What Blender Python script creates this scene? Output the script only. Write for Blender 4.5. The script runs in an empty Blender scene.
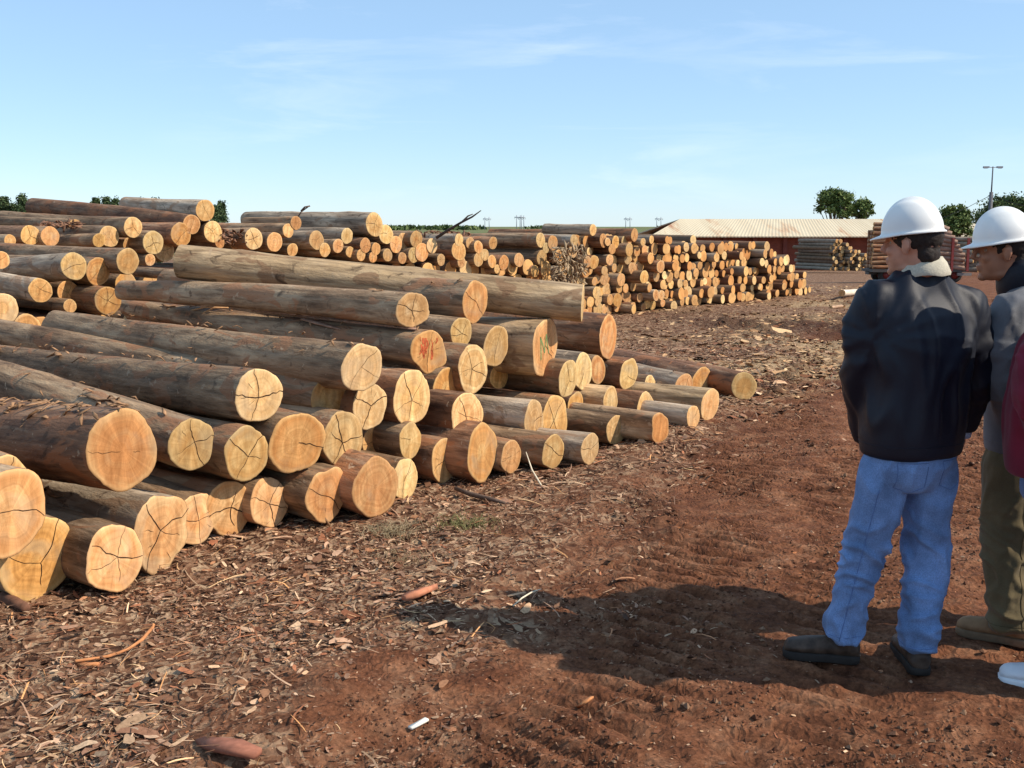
import bpy, math, random
import numpy as np
from mathutils import Vector, Matrix, noise as mnoise
R = math.radians
scene = bpy.context.scene
COL = scene.collection
rnd = random.Random(11)
nr = np.random.default_rng(5)

# ---------------------------------------------------------------- camera
F = 1081.0; CAMH = 1.68; PITCH = R(8.3)
cam_d = bpy.data.cameras.new('camera'); cam = bpy.data.objects.new('camera', cam_d); COL.objects.link(cam)
cam.location = (0, 0, CAMH); cam.rotation_euler = (math.pi/2 - PITCH, 0, 0)
cam_d.sensor_width = 36; cam_d.lens = F/1024*36; cam_d.clip_end = 20000; cam_d.clip_start = 0.05
scene.camera = cam
scene.render.resolution_x = 1024; scene.render.resolution_y = 768
# ---------------------------------------------------------------- light
SUN_EL = R(41); SUN_AZ = math.atan2(0.967, -0.235)       # azimuth clockwise from +Y
SUNV = Vector((math.sin(SUN_AZ)*math.cos(SUN_EL), math.cos(SUN_AZ)*math.cos(SUN_EL), math.sin(SUN_EL)))
sd = bpy.data.lights.new('sun', 'SUN'); sd.energy = 3.3; sd.angle = R(0.5); sd.color = (1, .89, .74)
so = bpy.data.objects.new('sun', sd); COL.objects.link(so)
so.rotation_euler = SUNV.to_track_quat('Z', 'Y').to_euler(); so.location = (10, -5, 20)
w = bpy.data.worlds.new('World'); scene.world = w; w.use_nodes = True
nt = w.node_tree; nt.nodes.clear()
def N(t, typ, **kw):
    n = t.nodes.new(typ)
    for k, v in kw.items():
        if k.startswith('i_'):
            key = k[2:]; key = int(key) if key.isdigit() else key.replace('_', ' ')
            n.inputs[key].default_value = v
        else: setattr(n, k, v)
    return n
sky = N(nt, 'ShaderNodeTexSky', sky_type='NISHITA', sun_disc=False, sun_elevation=SUN_EL, sun_rotation=SUN_AZ,
        altitude=200, air_density=.85, dust_density=0.15, ozone_density=3.6)
bg = N(nt, 'ShaderNodeBackground'); bg.inputs[1].default_value = 0.108
out = N(nt, 'ShaderNodeOutputWorld')
tc = N(nt, 'ShaderNodeTexCoord')
mp = N(nt, 'ShaderNodeMapping'); mp.inputs['Scale'].default_value = (1.3, 1.3, 9.0); mp.inputs['Rotation'].default_value = (0, R(14), 0)
mp.inputs['Location'].default_value = (1.3, 2.2, 0.2)
n1 = N(nt, 'ShaderNodeTexNoise', i_Scale=2.6, i_Detail=7.0, i_Roughness=.62, i_Distortion=.5)
cr = N(nt, 'ShaderNodeValToRGB'); cr.color_ramp.elements[0].position = .50; cr.color_ramp.elements[1].position = .76
n2 = N(nt, 'ShaderNodeTexNoise', i_Scale=1.7, i_Detail=2.0)
cr2 = N(nt, 'ShaderNodeValToRGB'); cr2.color_ramp.elements[0].position = .45; cr2.color_ramp.elements[1].position = .68
mu = N(nt, 'ShaderNodeMath', operation='MULTIPLY'); mu2 = N(nt, 'ShaderNodeMath', operation='MULTIPLY'); mu2.inputs[1].default_value = .7
mx = N(nt, 'ShaderNodeMixRGB'); mx.inputs[2].default_value = (7.0, 7.3, 7.8, 1)
L = nt.links.new
L(tc.outputs['Generated'], mp.inputs[0]); L(mp.outputs[0], n1.inputs[0]); L(tc.outputs['Generated'], n2.inputs[0])
L(n1.outputs[0], cr.inputs[0]); L(n2.outputs[0], cr2.inputs[0]); L(cr.outputs[0], mu.inputs[0]); L(cr2.outputs[0], mu.inputs[1])
L(mu.outputs[0], mu2.inputs[0]); L(mu2.outputs[0], mx.inputs[0]); veil = N(nt, 'ShaderNodeMixRGB'); veil.inputs[0].default_value = .5; veil.inputs[2].default_value = (2.6, 4.0, 5.5, 1); L(sky.outputs[0], veil.inputs[1]); L(veil.outputs[0], mx.inputs[1]); L(mx.outputs[0], bg.inputs[0]); L(bg.outputs[0], out.inputs[0])
scene.view_settings.view_transform = 'Standard'; scene.view_settings.look = 'None'
scene.view_settings.exposure = 0.75; scene.view_settings.gamma = 1.0
scene.render.engine = 'CYCLES'

# ---------------------------------------------------------------- pixel <-> world helpers
def ray(px, py):
    a = (px-512)/F; b = (384-py)/F
    return Vector((a, math.cos(PITCH)+b*math.sin(PITCH), -math.sin(PITCH)+b*math.cos(PITCH)))
C0 = Vector((0, 0, CAMH))
def at_y(px, py, Y):
    r = ray(px, py); return C0 + r*(Y/r.y)
def proj(p):
    d = p-C0; fy = d.y*math.cos(PITCH)-d.z*math.sin(PITCH); up = d.y*math.sin(PITCH)+d.z*math.cos(PITCH)
    return 512+F*d.x/fy, 384-F*up/fy, fy

# ---------------------------------------------------------------- numpy value noise
TAB = nr.random((256, 256))
def vn(x, y):
    xi = np.floor(x).astype(int); yi = np.floor(y).astype(int); fx = x-xi; fy = y-yi
    fx = fx*fx*(3-2*fx); fy = fy*fy*(3-2*fy)
    a = TAB[xi & 255, yi & 255]; b = TAB[(xi+1) & 255, yi & 255]; c = TAB[xi & 255, (yi+1) & 255]; d = TAB[(xi+1) & 255, (yi+1) & 255]
    return (a*(1-fx)+b*fx)*(1-fy)+(c*(1-fx)+d*fx)*fy
def fbm(x, y, s, o=4, g=.5):
    v = 0; a = 1; t = 0
    for i in range(o):
        v = v+a*vn(x*s+17.3*i, y*s+9.1*i); t += a; a *= g; s *= 2.03
    return v/t

# ---------------------------------------------------------------- mesh helpers
def mesh_np(name, V, faces, mats=(), smooth=True, attrs=None, midx=None):
    """faces: list of 2-D int arrays (each of one corner count) or list of tuples"""
    me = bpy.data.meshes.new(name)
    V = np.asarray(V, dtype=np.float32)
    arrs = [np.asarray(f, dtype=np.int32) for f in faces if len(f)]
    tot = sum(a.shape[0] for a in arrs); loops = sum(a.size for a in arrs)
    me.vertices.add(len(V)); me.vertices.foreach_set('co', V.ravel())
    me.loops.add(loops); me.loops.foreach_set('vertex_index', np.concatenate([a.ravel() for a in arrs]))
    me.polygons.add(tot)
    cnt = np.concatenate([np.full(a.shape[0], a.shape[1], dtype=np.int32) for a in arrs])
    st = np.concatenate([[0], np.cumsum(cnt)[:-1]]).astype(np.int32)
    me.polygons.foreach_set('loop_start', st)
    me.polygons.foreach_set('use_smooth', np.full(tot, smooth, dtype=bool))
    for m in mats: me.materials.append(m)
    if midx is not None: me.polygons.foreach_set('material_index', np.asarray(midx, dtype=np.int32))
    if attrs:
        for k, v in attrs.items():
            v = np.asarray(v, dtype=np.float32)
            if v.ndim == 1:
                at = me.attributes.new(k, 'FLOAT', 'POINT'); at.data.foreach_set('value', v)
            else:
                at = me.attributes.new(k, 'FLOAT_COLOR', 'POINT')
                c = np.ones((len(v), 4), dtype=np.float32); c[:, :3] = v; at.data.foreach_set('color', c.ravel())
    me.update(calc_edges=True)
    return me
def link(name, me, parent=None, loc=None):
    o = bpy.data.objects.new(name, me); COL.objects.link(o)
    if parent: o.parent = parent
    if loc is not None: o.location = loc
    return o
def tag(o, label=None, cat=None, group=None, kind=None):
    if label: o['label'] = label
    if cat: o['category'] = cat
    if group: o['group'] = group
    if kind: o['kind'] = kind
    return o
def empty(name, loc=(0, 0, 0), label=None, cat=None, group=None):
    o = bpy.data.objects.new(name, None); COL.objects.link(o); o.location = loc; o.empty_display_size = .1
    return tag(o, label, cat, group)
def grid_faces(nu, nv, wrapu=True):
    """verts index = j*nu + i ; i around, j along"""
    i = np.arange(nu if wrapu else nu-1); j = np.arange(nv-1)
    I, J = np.meshgrid(i, j); I = I.ravel(); J = J.ravel(); I2 = (I+1) % nu
    return np.stack([J*nu+I, J*nu+I2, (J+1)*nu+I2, (J+1)*nu+I], 1)
class MB:
    """collects pieces into one mesh"""
    def __init__(s): s.V = []; s.q = []; s.t = []; s.n = 0; s.mq = []; s.mt = []
    def add(s, V, quads=(), tris=(), m=0):
        V = np.asarray(V, dtype=float)
        if len(quads): s.q.append(np.asarray(quads)+s.n); s.mq += [m]*len(quads)
        if len(tris): s.t.append(np.asarray(tris)+s.n); s.mt += [m]*len(tris)
        s.V.append(V); s.n += len(V)
    def rings(s, rings, m=0, caps=True):
        rings = [np.asarray(r) for r in rings]; n = len(rings[0]); k = len(rings)
        V = np.concatenate(rings); q = grid_faces(n, k); t = []
        if caps:
            V = np.concatenate([V, [rings[0].mean(0)], [rings[-1].mean(0)]])
            for i in range(n):
                t.append((n*k, (i+1) % n, i)); t.append((n*k+1, (k-1)*n+i, (k-1)*n+(i+1) % n))
        s.add(V, q, t, m)
    def tube(s, pts, rad, n=8, m=0):
        pts = [Vector(p) for p in pts]; rs = []
        up = None
        for i, p in enumerate(pts):
            d = (pts[min(i+1, len(pts)-1)]-pts[max(i-1, 0)]).normalized()
            if up is None:
                up = Vector((0, 0, 1)) if abs(d.z) < .9 else Vector((1, 0, 0))
            u = d.cross(up).normalized(); v = u.cross(d).normalized(); up = v
            r = rad[i] if hasattr(rad, '__len__') else rad
            rs.append([tuple(p+u*(r*math.cos(a))+v*(-r*math.sin(a))) for a in [2*math.pi*k/n for k in range(n)]])
        s.rings(rs, m)
    def box(s, c, size, rot=0, m=0, mat=None):
        x, y, z = [q/2 for q in size]
        V = np.array([(a*x, b*y, d*z) for d in (-1, 1) for b in (-1, 1) for a in (-1, 1)])
        if mat is not None: V = V@np.array(mat.to_3x3()).T
        cr_, sr = math.cos(rot), math.sin(rot)
        V = np.stack([V[:, 0]*cr_-V[:, 1]*sr, V[:, 0]*sr+V[:, 1]*cr_, V[:, 2]], 1)+np.array(c)
        s.add(V, [(0, 2, 3, 1), (4, 5, 7, 6), (0, 1, 5, 4), (2, 6, 7, 3), (0, 4, 6, 2), (1, 3, 7, 5)], m=m)
    def ell(s, c, r, n=20, k=12, mat=None, m=0):
        V = []
        for j in range(k+1):
            p = math.pi*(j+.02)/(k+.04)
            V.append([(r[0]*math.sin(p)*math.cos(2*math.pi*i/n), r[1]*math.sin(p)*math.sin(2*math.pi*i/n), -r[2]*math.cos(p)) for i in range(n)])
        V = [np.array(a) for a in V]
        if mat is not None: V = [a@np.array(mat.to_3x3()).T for a in V]
        s.rings([a+np.array(c) for a in V], m)
    def mesh(s, name, mats, smooth=True, attrs=None):
        return mesh_np(name, np.concatenate(s.V), [np.concatenate(q) for q in (s.q, s.t) if q], mats, smooth, attrs, s.mq+s.mt)
    def build(s, name, mats, parent=None, smooth=True):
        return link(name, s.mesh(name, mats if isinstance(mats, (list, tuple)) else [mats], smooth), parent)
def remesh(mb, voxel, it=3, fac=.5):
    me = mb.mesh('temp', []); o = bpy.data.objects.new('temp', me); COL.objects.link(o)
    md = o.modifiers.new('r', 'REMESH'); md.mode = 'VOXEL'; md.voxel_size = voxel
    if it: ms = o.modifiers.new('s', 'SMOOTH'); ms.factor = fac; ms.iterations = it
    dg = bpy.context.evaluated_depsgraph_get(); dg.update()
    ev = o.evaluated_get(dg); m2 = bpy.data.meshes.new_from_object(ev)
    bpy.data.objects.remove(o); bpy.data.meshes.remove(me)
    m2.polygons.foreach_set('use_smooth', np.ones(len(m2.polygons), dtype=bool))
    return m2
def displace(me, fn):
    n = len(me.vertices); co = np.empty(n*3, dtype=np.float32); me.vertices.foreach_get('co', co); co = co.reshape(-1, 3)
    nm = np.empty(n*3, dtype=np.float32); me.vertex_normals.foreach_get('vector', nm); nm = nm.reshape(-1, 3)
    d = np.array([fn(Vector(c)) for c in co], dtype=np.float32)
    co = co+nm*d[:, None]; me.vertices.foreach_set('co', co.ravel()); me.update()

def post_smooth(me, it=2, f=.5):
    n = len(me.vertices); co = np.empty(n*3, dtype=np.float32); me.vertices.foreach_get('co', co); co = co.reshape(-1, 3).astype(float)
    e = np.empty(len(me.edges)*2, dtype=np.int32); me.edges.foreach_get('vertices', e); e = e.reshape(-1, 2); cnt = np.bincount(e.ravel(), minlength=n)[:, None]
    for _ in range(it):
        acc = np.zeros_like(co); np.add.at(acc, e[:, 0], co[e[:, 1]]); np.add.at(acc, e[:, 1], co[e[:, 0]]); co = co*(1-f)+acc/np.maximum(cnt, 1)*f
    me.vertices.foreach_set('co', co.astype(np.float32).ravel()); me.update()
# ---------------------------------------------------------------- materials
def newmat(name, rough=.8, spec=.3):
    m = bpy.data.materials.new(name); m.use_nodes = True; t = m.node_tree
    b = t.nodes['Principled BSDF']; b.inputs['Roughness'].default_value = rough; b.inputs['Specular IOR Level'].default_value = spec
    return m, t, b
def ramp(t, src, stops):
    c = N(t, 'ShaderNodeValToRGB'); e = c.color_ramp.elements
    while len(e) < len(stops): e.new(.5)
    for k, (p, col) in enumerate(stops): e[k].position = p; e[k].color = (*col, 1) if len(col) == 3 else col
    t.links.new(src, c.inputs[0]); return c.outputs[0]
def mix(t, fac, a, b, mode='MIX'):
    m = N(t, 'ShaderNodeMixRGB', blend_type=mode)
    for k, v in enumerate((fac, a, b)):
        if isinstance(v, (int, float)): m.inputs[k].default_value = v
        elif isinstance(v, tuple): m.inputs[k].default_value = (*v, 1)
        else: t.links.new(v, m.inputs[k])
    return m.outputs[0]
def noise_n(t, vec, scale, detail=4, rough=.55, dist=0, sc=None, loc=None):
    if sc is not None or loc is not None:
        mpn = N(t, 'ShaderNodeMapping')
        if sc is not None: mpn.inputs['Scale'].default_value = sc
        if loc is not None: t.links.new(loc, mpn.inputs['Location'])
        t.links.new(vec, mpn.inputs[0]); vec = mpn.outputs[0]
    n = N(t, 'ShaderNodeTexNoise', i_Scale=scale, i_Detail=detail, i_Roughness=rough, i_Distortion=dist)
    t.links.new(vec, n.inputs[0]); return n.outputs[0]
def bump(t, b, h, strength=.5, dist=.01):
    n = N(t, 'ShaderNodeBump'); n.inputs['Strength'].default_value = strength; n.inputs['Distance'].default_value = dist
    t.links.new(h, n.inputs['Height']); t.links.new(n.outputs[0], b.inputs['Normal'])
def simple(name, col, rough=.8, spec=.3, var=.25, scale=20, bs=.2, bd=.003):
    m, t, b = newmat(name, rough, spec); tcn = N(t, 'ShaderNodeTexCoord')
    n = noise_n(t, tcn.outputs['Object'], scale, 4)
    c = ramp(t, n, [(.3, tuple(x*(1-var) for x in col)), (.7, tuple(min(1, x*(1+var)) for x in col))])
    t.links.new(c, b.inputs['Base Color'])
    if bs: bump(t, b, n, bs, bd)
    return m
def bark_mat(name, cols, pale=.35):
    m, t, b = newmat(name, .78, .25); tcn = N(t, 'ShaderNodeTexCoord'); oi = N(t, 'ShaderNodeObjectInfo')
    off = N(t, 'ShaderNodeVectorMath', operation='SCALE'); off.inputs[3].default_value = 37.0
    cmb = N(t, 'ShaderNodeCombineXYZ')
    for k in range(3): t.links.new(oi.outputs['Random'], cmb.inputs[k])
    t.links.new(cmb.outputs[0], off.inputs[0]); lo = off.outputs[0]; O = tcn.outputs['Object']
    big = noise_n(t, O, 3.0, 5, .6, .6, (.55, 1.6, 1.6), lo)
    streak = noise_n(t, O, 22, 5, .65, .3, (.10, 1, 1), lo)
    fine = noise_n(t, O, 60, 4, .6, 0, (.35, 1, 1), lo)
    patch = noise_n(t, O, 5.0, 3, .5, 1.2, (.5, 1, 1), lo)
    fleck = noise_n(t, O, 17, 3, .5, .8, (1.0, .45, 1), lo)
    c1 = ramp(t, big, [(.30, cols[0]), (.5, cols[1]), (.72, cols[2])])
    c2 = ramp(t, streak, [(.36, (.42, .38, .35)), (.5, (1, .98, .95)), (.64, (1.45, 1.42, 1.35))])
    c = mix(t, .8, c1, c2, 'MULTIPLY')
    c = mix(t, ramp(t, patch, [(.56, (0, 0, 0)), (.60, (1, 1, 1))]), c, mix(t, .8, c, cols[3]))
    c = mix(t, ramp(t, fleck, [(.675, (0, 0, 0)), (.70, (.6, .6, .6))]), c, (.50, .36, .23))
    ps = noise_n(t, O, 11, 5, .65, .5, (.13, 1, 1), lo); c = mix(t, ramp(t, ps, [(.56, (0, 0, 0)), (.62, (.55, .55, .55))]), c, mix(t, .5, c, (.48, .35, .23)))
    dk = noise_n(t, O, 9, 4, .65, 1.0, (.7, 1, 1), lo); c = mix(t, ramp(t, dk, [(.30, (.75, .75, .75)), (.42, (0, 0, 0))]), c, (.06, .034, .02))
    hv = N(t, 'ShaderNodeHueSaturation'); t.links.new(c, hv.inputs['Color'])
    mr = N(t, 'ShaderNodeMapRange'); mr.inputs['To Min'].default_value = .72; mr.inputs['To Max'].default_value = 1.35
    t.links.new(oi.outputs['Random'], mr.inputs[0]); t.links.new(mr.outputs[0], hv.inputs['Value'])
    t.links.new(hv.outputs[0], b.inputs['Base Color'])
    h = mix(t, .5, streak, fine); h = mix(t, .3, h, patch)
    bump(t, b, h, 1.0, .016)
    return m
BARK = bark_mat('bark', [(.135, .078, .044), (.28, .18, .105), (.45, .32, .20), (.33, .155, .075)])
BARKRED = bark_mat('bark_red_brown', [(.115, .052, .028), (.235, .12, .066), (.38, .22, .125), (.34, .14, .06)])
BARKTAN = bark_mat('bark_peeled', [(.32, .21, .115), (.50, .35, .20), (.62, .46, .29), (.30, .17, .09)])
BARKGREY = bark_mat('bark_grey', [(.20, .15, .105), (.35, .27, .195), (.49, .41, .31), (.28, .17, .10)])
def wood_mat(name, a, bcol, rim):
    m, t, b = newmat(name, .75, .2); tcn = N(t, 'ShaderNodeTexCoord'); oi = N(t, 'ShaderNodeObjectInfo'); O = tcn.outputs['Object']
    sep = N(t, 'ShaderNodeSeparateXYZ'); t.links.new(O, sep.inputs[0])
    wob = noise_n(t, O, 6, 4, .6)
    cb = N(t, 'ShaderNodeCombineXYZ'); t.links.new(sep.outputs[1], cb.inputs[0]); t.links.new(sep.outputs[2], cb.inputs[1])
    ln = N(t, 'ShaderNodeVectorMath', operation='LENGTH'); t.links.new(cb.outputs[0], ln.inputs[0])
    ad = N(t, 'ShaderNodeMath', operation='MULTIPLY_ADD'); t.links.new(wob, ad.inputs[0]); ad.inputs[1].default_value = .09; t.links.new(ln.outputs['Value'], ad.inputs[2])
    cx = N(t, 'ShaderNodeCombineXYZ'); t.links.new(ad.outputs[0], cx.inputs[0])
    cmb = N(t, 'ShaderNodeMath', operation='MULTIPLY'); t.links.new(oi.outputs['Random'], cmb.inputs[0]); cmb.inputs[1].default_value = 50; t.links.new(cmb.outputs[0], cx.inputs[1])
    ring = noise_n(t, cx.outputs[0], 55, 3, .6)
    ringb = noise_n(t, cx.outputs[0], 9, 2, .5)
    at = N(t, 'ShaderNodeMath', operation='ARCTAN2'); t.links.new(sep.outputs[1], at.inputs[0]); t.links.new(sep.outputs[2], at.inputs[1])
    ca = N(t, 'ShaderNodeCombineXYZ'); sn = N(t, 'ShaderNodeMath', operation='SINE'); cs = N(t, 'ShaderNodeMath', operation='COSINE')
    t.links.new(at.outputs[0], sn.inputs[0]); t.links.new(at.outputs[0], cs.inputs[0]); t.links.new(sn.outputs[0], ca.inputs[0]); t.links.new(cs.outputs[0], ca.inputs[1]); t.links.new(cmb.outputs[0], ca.inputs[2])
    radial = noise_n(t, ca.outputs[0], 4.5, 5, .75)
    blot = noise_n(t, O, 9, 4, .6, .8)
    c = mix(t, ramp(t, ringb, [(.40, (0, 0, 0)), (.60, (1, 1, 1))]), a, bcol)
    c = mix(t, ramp(t, blot, [(.42, (0, 0, 0)), (.68, (.8, .8, .8))]), c, bcol)
    c = mix(t, .5, c, ramp(t, ring, [(.32, (.62, .55, .45)), (.68, (1.25, 1.25, 1.25))]), 'MULTIPLY')
    st = noise_n(t, O, 14, 5, .7, .3, (1, 1, .25)); c = mix(t, .5, c, ramp(t, st, [(.35, (.6, .52, .42)), (.65, (1.25, 1.25, 1.25))]), 'MULTIPLY')
    c = mix(t, .42, c, ramp(t, radial, [(.34, (.55, .45, .34)), (.66, (1.3, 1.3, 1.3))]), 'MULTIPLY')
    ra = N(t, 'ShaderNodeAttribute', attribute_name='rim')
    c = mix(t, ramp(t, ra.outputs['Fac'], [(.84, (0, 0, 0)), (.95, (.35, .35, .35))]), c, rim)
    gs = noise_n(t, O, 3.5, 3, .6, .5, None, cx.outputs[0]); c = mix(t, ramp(t, gs, [(.52, (0, 0, 0)), (.68, (.45, .45, .45))]), c, (.46, .34, .21))
    saw = noise_n(t, O, 30, 3, .6, 0, (1, 1, .12)); c = mix(t, .35, c, ramp(t, saw, [(.35, (.7, .66, .6)), (.65, (1.2, 1.2, 1.2))]), 'MULTIPLY')
    hv = N(t, 'ShaderNodeHueSaturation'); t.links.new(c, hv.inputs['Color'])
    m1 = N(t, 'ShaderNodeMapRange'); m1.inputs['To Min'].default_value = .492; m1.inputs['To Max'].default_value = .508; t.links.new(oi.outputs['Random'], m1.inputs[0]); t.links.new(m1.outputs[0], hv.inputs['Hue'])
    m2 = N(t, 'ShaderNodeMath', operation='FRACT'); m3 = N(t, 'ShaderNodeMath', operation='MULTIPLY'); t.links.new(oi.outputs['Random'], m3.inputs[0]); m3.inputs[1].default_value = 7.3; t.links.new(m3.outputs[0], m2.inputs[0])
    m4 = N(t, 'ShaderNodeMapRange'); m4.inputs['To Min'].default_value = .70; m4.inputs['To Max'].default_value = 1.1; t.links.new(m2.outputs[0], m4.inputs[0]); t.links.new(m4.outputs[0], hv.inputs['Value'])
    t.links.new(hv.outputs[0], b.inputs['Base Color']); bump(t, b, mix(t, .5, ring, radial), .35, .004)
    return m
WOOD = wood_mat('cut_wood', (.76, .51, .25), (.64, .34, .13), (.78, .53, .25))
WOODP = wood_mat('cut_wood_pale', (.77, .56, .29), (.67, .41, .17), (.80, .58, .31))
WOODO = wood_mat('cut_wood_orange', (.74, .465, .20), (.62, .30, .10), (.78, .52, .23))
CRACK = simple('wood_crack', (.045, .022, .012), .95, .1, .3, 30, 0)
REDP = simple('red_stain', (.50, .11, .04), .8, .2, .4, 40, 0)
GREENP = simple('green_paint', (.16, .24, .09), .8, .2, .4, 40, 0)

# ================================================================= GROUND
SLOPE = .03
def x_edge(y): return -.2+.386*(y-4.7)
def base_z(x, y):
    d = np.clip(y-28, 0, 62); return -SLOPE*d
def relief(x, y):
    dist = np.sqrt(x*x+y*y)
    fade = np.clip(1.3-dist/45, 0, 1)
    u = x-x_edge(y)+(fbm(x, y, .6, 3)-.5)*.7
    pile = np.clip((-(u)-.2)/1.2, 0, 1)
    road = 1/(1+np.exp(-u*9))
    z = (fbm(x, y, .8, 3)-.5)*.10*fade
    z = z+(fbm(x, y, 6, 4)-.5)*.055*(1-road*.35)*fade
    z = z+(fbm(x+50, y, 24, 2)-.5)*.022*fade
    z = z+.045*np.exp(-((u+.05)/.28)**2)*(.4+fbm(x, y, 1.7, 2))*fade           # berm of litter beside the track
    # tyre ruts with lugs
    v = y*.933+x*.36; GRV_SHADE = np.zeros_like(x*1.0)
    for c, wd, am in ((.80, .34, 1.0), (1.55, .24, .6), (2.6, .33, .9)):
        g = np.exp(-((u-c)/wd)**4)
        z = z-.018*g*fade
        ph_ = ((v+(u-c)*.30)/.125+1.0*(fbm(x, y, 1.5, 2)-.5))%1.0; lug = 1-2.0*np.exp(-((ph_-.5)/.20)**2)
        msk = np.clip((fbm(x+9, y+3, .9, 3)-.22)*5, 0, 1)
        z = z+.020*am*g*msk*lug*np.clip(1.4-dist/16, 0, 1); GRV_SHADE = GRV_SHADE+am*g*msk*np.clip(-lug, 0, 1)*np.clip(1.4-dist/14, 0, 1)  # groove mask: shade of the tread grooves, painted into the soil colour
    # churned mud ridges further along
    mud_and_shade = np.exp(-((y-18.6+(x-4)*.9)/2.3)**2)*np.clip((x-2.0)/1.2, 0, 1)*np.clip((fbm(x, y, .7, 3)-.33)*5, 0, 1)
    edge = np.exp(-((u-.45)/.20)**2)*np.clip((y-4.8)/1.5, 0, 1)*np.clip((fbm(x+3, y, .8, 3)-.35)*5, 0, 1); z = z+edge*np.abs(fbm(x, y, 5, 4)-.5)*.28*fade
    z = z+mud_and_shade*(np.abs(fbm(x, y, 2.2, 4)-.5)*.42)
    mud_and_shade = np.maximum(mud_and_shade, np.maximum(edge*.9, GRV_SHADE*.75))  # real churned mud and the painted groove shade share one mask
    return z, u, road, mud_and_shade, fade
def gz(x, y):
    x = np.atleast_1d(np.asarray(x, float)); y = np.atleast_1d(np.asarray(y, float))
    return base_z(x, y)+relief(x, y)[0]
def axis_vals(lo, hi, fine_lo, fine_hi, step, growth):
    v = list(np.arange(fine_lo, fine_hi, step)); s = step; a = v[-1]
    while a < hi: s *= growth; a += s; v.append(a)
    s = step; a = v[0]; pre = []
    while a > lo: s *= growth; a -= s; pre.append(a)
    return np.array(pre[::-1]+v)
GX = axis_vals(-4000, 4000, -3.2, 3.4, .019, 1.035)
GY = axis_vals(-300, 9000, 2.7, 7.5, .0165, 1.0115)
XX, YY = np.meshgrid(GX, GY)
rz, U, ROAD, MUD_AND_SHADE, FADE = relief(XX, YY)
ZZ = base_z(XX, YY)+rz
nx, ny = len(GX), len(GY)
D = np.sqrt(XX**2+YY**2)
lit = np.clip(.5-(U-.3)*1.2+(fbm(XX, YY, 1.1, 4)-.5)*2.6+(fbm(XX, YY, 5, 3)-.5)*1.5, 0, 1)
straw = np.clip((fbm(XX+30, YY, .55, 4)-.43)*6, 0, 1)*np.clip((8.5-U)/4, 0, 1)*np.clip((YY-8.5)/3, 0, 1)*np.clip((34-YY)/8, 0, 1)*np.clip((3.0-(U))/2, 0, 1)*np.clip((U+1.2)*3, .25, 1)
green = np.clip((D-118)/40, 0, 1)
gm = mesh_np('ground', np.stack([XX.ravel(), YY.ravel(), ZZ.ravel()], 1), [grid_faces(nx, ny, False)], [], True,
             {'litter': lit.ravel(), 'straw': straw.ravel(), 'green': green.ravel(), 'mud_and_shade': MUD_AND_SHADE.ravel()})
m, t, b = newmat('ground_soil', .95, .12)
geo = N(t, 'ShaderNodeNewGeometry'); P = geo.outputs['Position']
def attr(t, n): return N(t, 'ShaderNodeAttribute', attribute_name=n).outputs['Fac']
nf = noise_n(t, P, 45, 6, .7); nm_ = noise_n(t, P, 5, 5, .6); nb = noise_n(t, P, .9, 4, .6)
dirt = ramp(t, nm_, [(.3, (.092, .034, .017)), (.5, (.165, .066, .032)), (.7, (.25, .122, .066))])
dirt = mix(t, .6, dirt, ramp(t, nf, [(.36, (.35, .32, .3)), (.64, (1.6, 1.6, 1.6))]), 'MULTIPLY')
dirt = mix(t, ramp(t, noise_n(t, P, 120, 2, .5), [(.72, (0, 0, 0)), (.76, (.6, .6, .6))]), dirt, (.40, .27, .18))
vor = N(t, 'ShaderNodeTexVoronoi', i_Scale=34.0); mpv = N(t, 'ShaderNodeMapping'); mpv.inputs['Scale'].default_value = (1, .5, 1)
wv = N(t, 'ShaderNodeTexNoise', i_Scale=6.0); t.links.new(P, wv.inputs[0]); mv = N(t, 'ShaderNodeVectorMath', operation='MULTIPLY_ADD'); t.links.new(wv.outputs['Color'], mv.inputs[0]); mv.inputs[1].default_value = (.3, .3, .3); t.links.new(P, mv.inputs[2]); t.links.new(mv.outputs[0], mpv.inputs[0]); t.links.new(mpv.outputs[0], vor.inputs[0])
sepc = N(t, 'ShaderNodeSeparateColor'); t.links.new(vor.outputs['Color'], sepc.inputs[0])
lc = ramp(t, sepc.outputs[0], [(0, (.04, .018, .011)), (.35, (.15, .07, .038)), (.7, (.25, .14, .082)), (1, (.42, .29, .18))])
lc = mix(t, .5, lc, ramp(t, nf, [(.32, (.5, .5, .5)), (.68, (1.4, 1.4, 1.4))]), 'MULTIPLY')
c = mix(t, attr(t, 'litter'), dirt, lc)
sn_ = noise_n(t, P, 16, 5, .7, 1.5)
sc_ = ramp(t, sn_, [(.38, (.12, .055, .028)), (.5, (.34, .22, .12)), (.66, (.56, .42, .25))])
c = mix(t, attr(t, 'straw'), c, sc_)
c = mix(t, mix(t, .25, attr(t, 'mud_and_shade'), (0, 0, 0), 'MIX'), c, (.05, .02, .012))  # dark tone for mud and for shade painted into the tread grooves
gr = ramp(t, noise_n(t, P, .03, 4, .6), [(.35, (.10, .13, .045)), (.55, (.16, .17, .07)), (.7, (.20, .15, .08))])
c = mix(t, attr(t, 'green'), c, gr)
t.links.new(c, b.inputs['Base Color'])
bh = mix(t, .5, nf, vor.outputs['Distance']); bump(t, b, bh, 1.0, .02)
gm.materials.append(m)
tag(link('ground', gm), 'red dirt yard strewn with bark litter', None, None, 'structure')

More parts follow.
